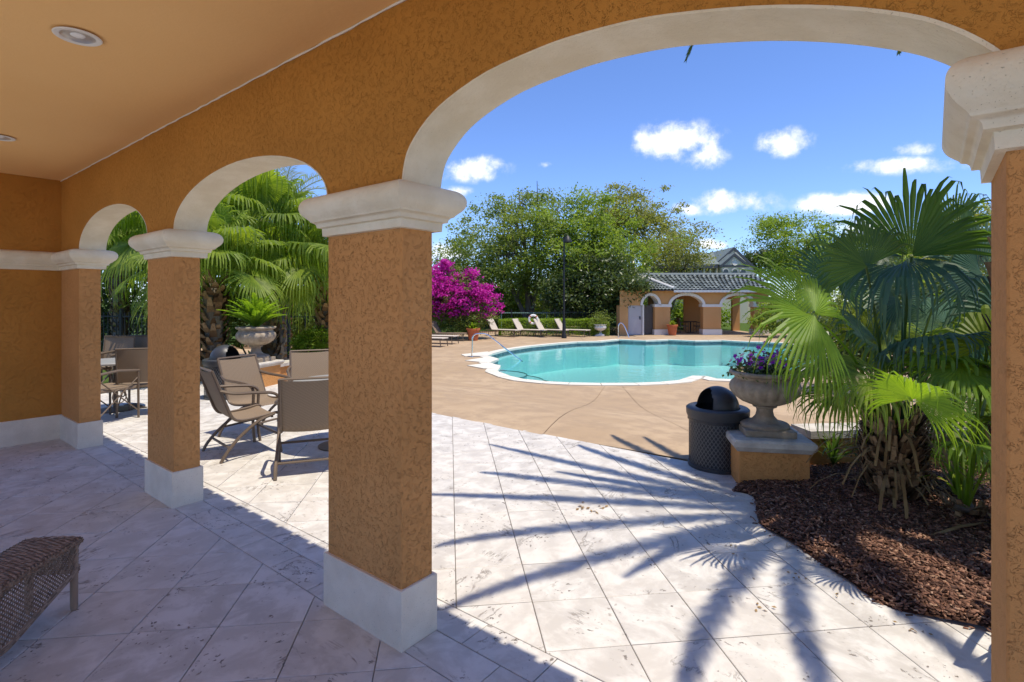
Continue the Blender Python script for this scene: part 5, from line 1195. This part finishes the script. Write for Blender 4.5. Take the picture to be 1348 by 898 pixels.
# inner side walls and back wall with a rear opening
MB().box(((X(874) + X(884)) / 2, 2.2, zs_ / 2 + .5), (.35, 3.4, zs_ + 1)).build('inner_wall', 'pavilion_stucco', ph)
for a, b in ((884, 899), (929, 962), (1000, 1011)): MB().box(((X(a) + X(b)) / 2, 4, ze / 2), (X(b) - X(a), .25, ze)).build('rear_wall', 'pavilion_stucco', ph)
MB().box(((X(884) + X(1012)) / 2, 4.001, ze - .25), (X(1012) - X(884), .24, .5)).build('rear_beam', 'pavilion_stucco', ph)
MB().box(((X(876) + X(1012)) / 2, 2.2, ze + .03), (X(1012) - X(876), 4.4, .06)).build('ceiling', 'ceiling_paint', ph)
MB().box(((X(876) + X(1012)) / 2, 2.2, -.03), (X(1012) - X(876), 4.4, .08)).build('floor', 'deck_concrete', ph)
# roof of glazed barrel tiles: two planes meeting in a valley with a pale flashing
def tiled(P00, P10, P01, P11, nu, nv, name, parent):
    """P00-P10 eave, P01-P11 ridge"""
    P00, P10, P01, P11 = map(Vector, (P00, P10, P01, P11)); m_ = MB(); n_ = (P10 - P00).cross(P01 - P00).normalized()
    if n_.z < 0: n_ = -n_
    bl = lambda u, v: (P00.lerp(P10, u)).lerp(P01.lerp(P11, u), v)
    for j in range(nv):
        for i in range(nu):
            off = .5 * (j % 2) / nu; rows = []
            for v, lift in ((j / nv, .07), ((j + 1.02) / nv, .015)):
                rows.append([bl(min(1, (i + a / 4) / nu + off), v) + n_ * (lift + .075 * math.sin(math.pi * a / 4)) for a in range(5)])
            m_.sheet(rows)
    tag(m_.build(name, 'roof_tile_glazed', parent), kind='stuff'); MB().add([P00, P10, P11, P01], [(0, 1, 2, 3)]).build('roof_deck', 'roof_tile_glazed', parent)
ov = .45; x1 = X(1018)
A0 = Vector((X(884), -ov, ze)); A1 = Vector((x1, -ov, ze)); B0 = Vector((X(851), 2.4, zr)); B1 = Vector((x1, 2.4, zr))
tiled(A0, A1, B0, B1, 26, 9, 'roof_tile', ph)
C0 = Mw @ Vector((X(842), -ov, ze)); C0 = Vector((C0.x, C0.y, ze)); E0 = Vector((X(842.5), 2.0, zr - .15)); tiled(C0, A0, E0, B0, 8, 9, 'roof_tile', ph)
MB().tube([A0 + Vector((0, 0, .16)), B0 + Vector((0, 0, .14))], .075, 6).build('valley_cap', 'white_paint', ph)
MB().tube([B0 + Vector((0, 0, .08)), B1 + Vector((0, 0, .08))], .11, 8).build('ridge_cap', 'roof_tile_glazed', ph)
MB().add([(B0.x, 2.4, zr), (B1.x, 2.4, zr), (B1.x, 4.6, ze), (X(842), 4.6, ze)], [(0, 1, 2, 3)]).build('rear_roof', 'roof_tile_glazed', ph)
MB().box(((A0.x + x1) / 2, -ov + .02, ze - .02), (x1 - A0.x, .06, .14)).build('fascia', 'white_paint', ph)
# table and chairs inside the arch
q = at(909, 400, 33.2)
o = thing('bistro_table', 'small dark table standing inside the pool house arch', 'table', (q.x, q.y, ZP)); MB().lathe([(0, .72), (.4, .72), (.4, .68), (0, .68)], 20).build('tabletop', 'black_metal', o); MB().tube([(0, 0, 0), (0, 0, .7)], .04, 6).build('post', 'black_metal', o); MB().lathe([(0, .04), (.25, .03), (.26, 0)], 16).build('base', 'black_metal', o)
for px_, fx, lb in ((899, 1, 'dark chair inside the pool house arch, left of the small table'), (920, -1, 'dark chair inside the pool house arch, right of the small table')):
    q = at(px_, 400, 33.2); c = copy_tree(cc); place(c, (q.x, q.y, ZP), math.atan2(rt3.y * fx, rt3.x * fx) - math.pi / 2, lb); c['group'] = 'chairs in the pool house'
# ================================================================== house behind
D = 49.; kx2 = D / F_PX; q = at(940, 400, D); hs = thing('gabled_house', 'cream house with green-grey gable roofs behind the pool house', 'house', (q.x, q.y, -.6), math.atan2(RT.y, RT.x))
hx = lambda p_: (p_ - 940) * kx2
hz = lambda y: zpx(y, D) + .6
hw = MB(); hw.box(((hx(855) + hx(938)) / 2, 4, hz(350) / 2), (hx(938) - hx(855), 7, hz(350))); hw.build('side_wall', 'house_wall', hs)
def gable(xa, xb, xc, ye, yt, y0, y1, wall='house_wall', par=hs, ov=.2, rake=True):
    zl, zt_ = hz(ye), hz(yt); xa_, xb_, xc_ = hx(xa), hx(xb), hx(xc)
    MB().add([(xa_, y0, 0), (xb_, y0, 0), (xb_, y0, zl), (xc_, y0, zt_), (xa_, y0, zl), (xa_, y1, 0), (xb_, y1, 0), (xb_, y1, zl), (xc_, y1, zt_), (xa_, y1, zl)], [(0, 1, 2, 3, 4), (9, 8, 7, 6, 5), (0, 4, 9, 5), (1, 6, 7, 2)]).build('gable_wall', wall, par)
    for (x0, z0, x1_, z1_) in ((xa_ - ov, zl - ov * .55, xc_, zt_), (xb_ + ov, zl - ov * .55, xc_, zt_)):
        MB().add([(x0, y0 - ov, z0), (x1_, y0 - ov, z1_), (x1_, y1, z1_), (x0, y1, z0), (x0, y0 - ov, z0 + .12), (x1_, y0 - ov, z1_ + .12), (x1_, y1, z1_ + .12), (x0, y1, z0 + .12)], [(0, 1, 2, 3), (7, 6, 5, 4), (0, 4, 5, 1), (0, 3, 7, 4)]).build('roof_plane', 'roof_shingle_green', par)
        MB().add([(x0, y0 - ov - .05, z0 - .14), (x1_, y0 - ov - .05, z1_ - .14), (x1_, y0 - ov - .05, z1_ + .12), (x0, y0 - ov - .05, z0 + .12), (x0, y0 - ov + .04, z0 - .14), (x1_, y0 - ov + .04, z1_ - .14)], [(0, 1, 2, 3), (0, 1, 5, 4)]).build('rake_board', 'house_fascia', par)
gable(938, 992, 966, 352, 327, 0, 9, ov=.08); gable(941, 974, 957, 351, 337, -1.6, -.05, ov=.06)
m_ = MB(); m_.add([(hx(947), -1.64, hz(350)), (hx(968), -1.64, hz(350)), (hx(957.4), -1.64, hz(341))], [(0, 1, 2)]); m_.build('pediment', 'house_trim', hs)
MB().add([(hx(966), -.12, hz(333)), (hx(968.5), -.12, hz(331.5)), (hx(984), -.12, hz(348)), (hx(980), -.12, hz(350))], [(0, 1, 2, 3)]).build('trim_band', 'house_trim', hs)
MB().lathe([(0, 0), (.22, 0), (.25, .04), (.25, .0)], 16).build('medallion', 'white_paint', hs, loc=(hx(957.5), -1.66, hz(347.3))).rotation_euler = (R(90), 0, 0)
MB().box(((hx(938) + hx(976)) / 2, -1.63, hz(351.8)), (hx(976) - hx(938), .1, .16)).build('string_course', 'house_fascia', hs)
for px_ in (946, 957.5, 968):
    MB().add([(hx(px_) - .22, -1.64, hz(362)), (hx(px_) + .22, -1.64, hz(362))] + [(hx(px_) + .22 * math.cos(R(a)), -1.64, hz(359) + .22 * math.sin(R(a))) for a in range(0, 181, 30)], [tuple(range(9))]).build('window', 'window_glass', hs)
    MB().tube([(hx(px_) + .26 * math.cos(R(a)), -1.66, hz(359) + .26 * math.sin(R(a))) for a in range(0, 181, 20)], .05, 5).build('window_trim', 'white_paint', hs)
# long main roof running left from the gable, and a lower hip in front
MB().add([(hx(905), -.6, hz(349)), (hx(940), -1.2, hz(349)), (hx(966), 4.6, hz(327)), (hx(924), 4.6, hz(328)), (hx(900), 9, hz(350))], [(0, 1, 2, 3), (0, 3, 4)]).build('main_roof', 'roof_shingle_green', hs)
MB().add([(hx(860), -1.2, hz(353)), (hx(936), -1.2, hz(350)), (hx(921), 2.4, hz(338)), (hx(880), 2.4, hz(340)), (hx(856), 5, hz(352))], [(0, 1, 2, 3), (0, 3, 4)]).build('lower_roof', 'roof_shingle_green', hs)
MB().box(((hx(858) + hx(938)) / 2, -1.25, hz(352.2)), (hx(938) - hx(858), .12, .3)).build('fascia', 'house_fascia', hs)
for i, px_ in enumerate((888, 901, 921)): MB().box((hx(px_), .45, hz(357.5)), (.75, .12, .9)).build('window', 'window_glass', hs)
for i in range(5): MB().tube([(hx(905 + i * 8), -1.1, 0), (hx(905 + i * 8), -1.1, hz(353))], .09, 6).build('porch_post', 'house_trim', hs)
# far houses beyond the trees on the left gap and right side: only slivers show through foliage
q = at(1240, 420, 30); o = thing('pale_cottage', 'pale lilac-white building sliver seen through the palms near the right column', 'building', (q.x, q.y, -.5), math.atan2(RT.y, RT.x))
MB().box((0, 2, 1.1), (5, 4, 2.2)).build('wall', 'door_white', o); MB().add([(-2.8, -.3, 2.2), (2.8, -.3, 2.2), (2.8, 2, 3.2), (-2.8, 2, 3.2), (2.8, 4.3, 2.2), (-2.8, 4.3, 2.2)], [(0, 1, 2, 3), (3, 2, 4, 5)]).build('roof', 'roof_shingle_green', o); MB().box((.2, -.02, 1.2), (.9, .06, .9)).build('window', 'window_glass', o)
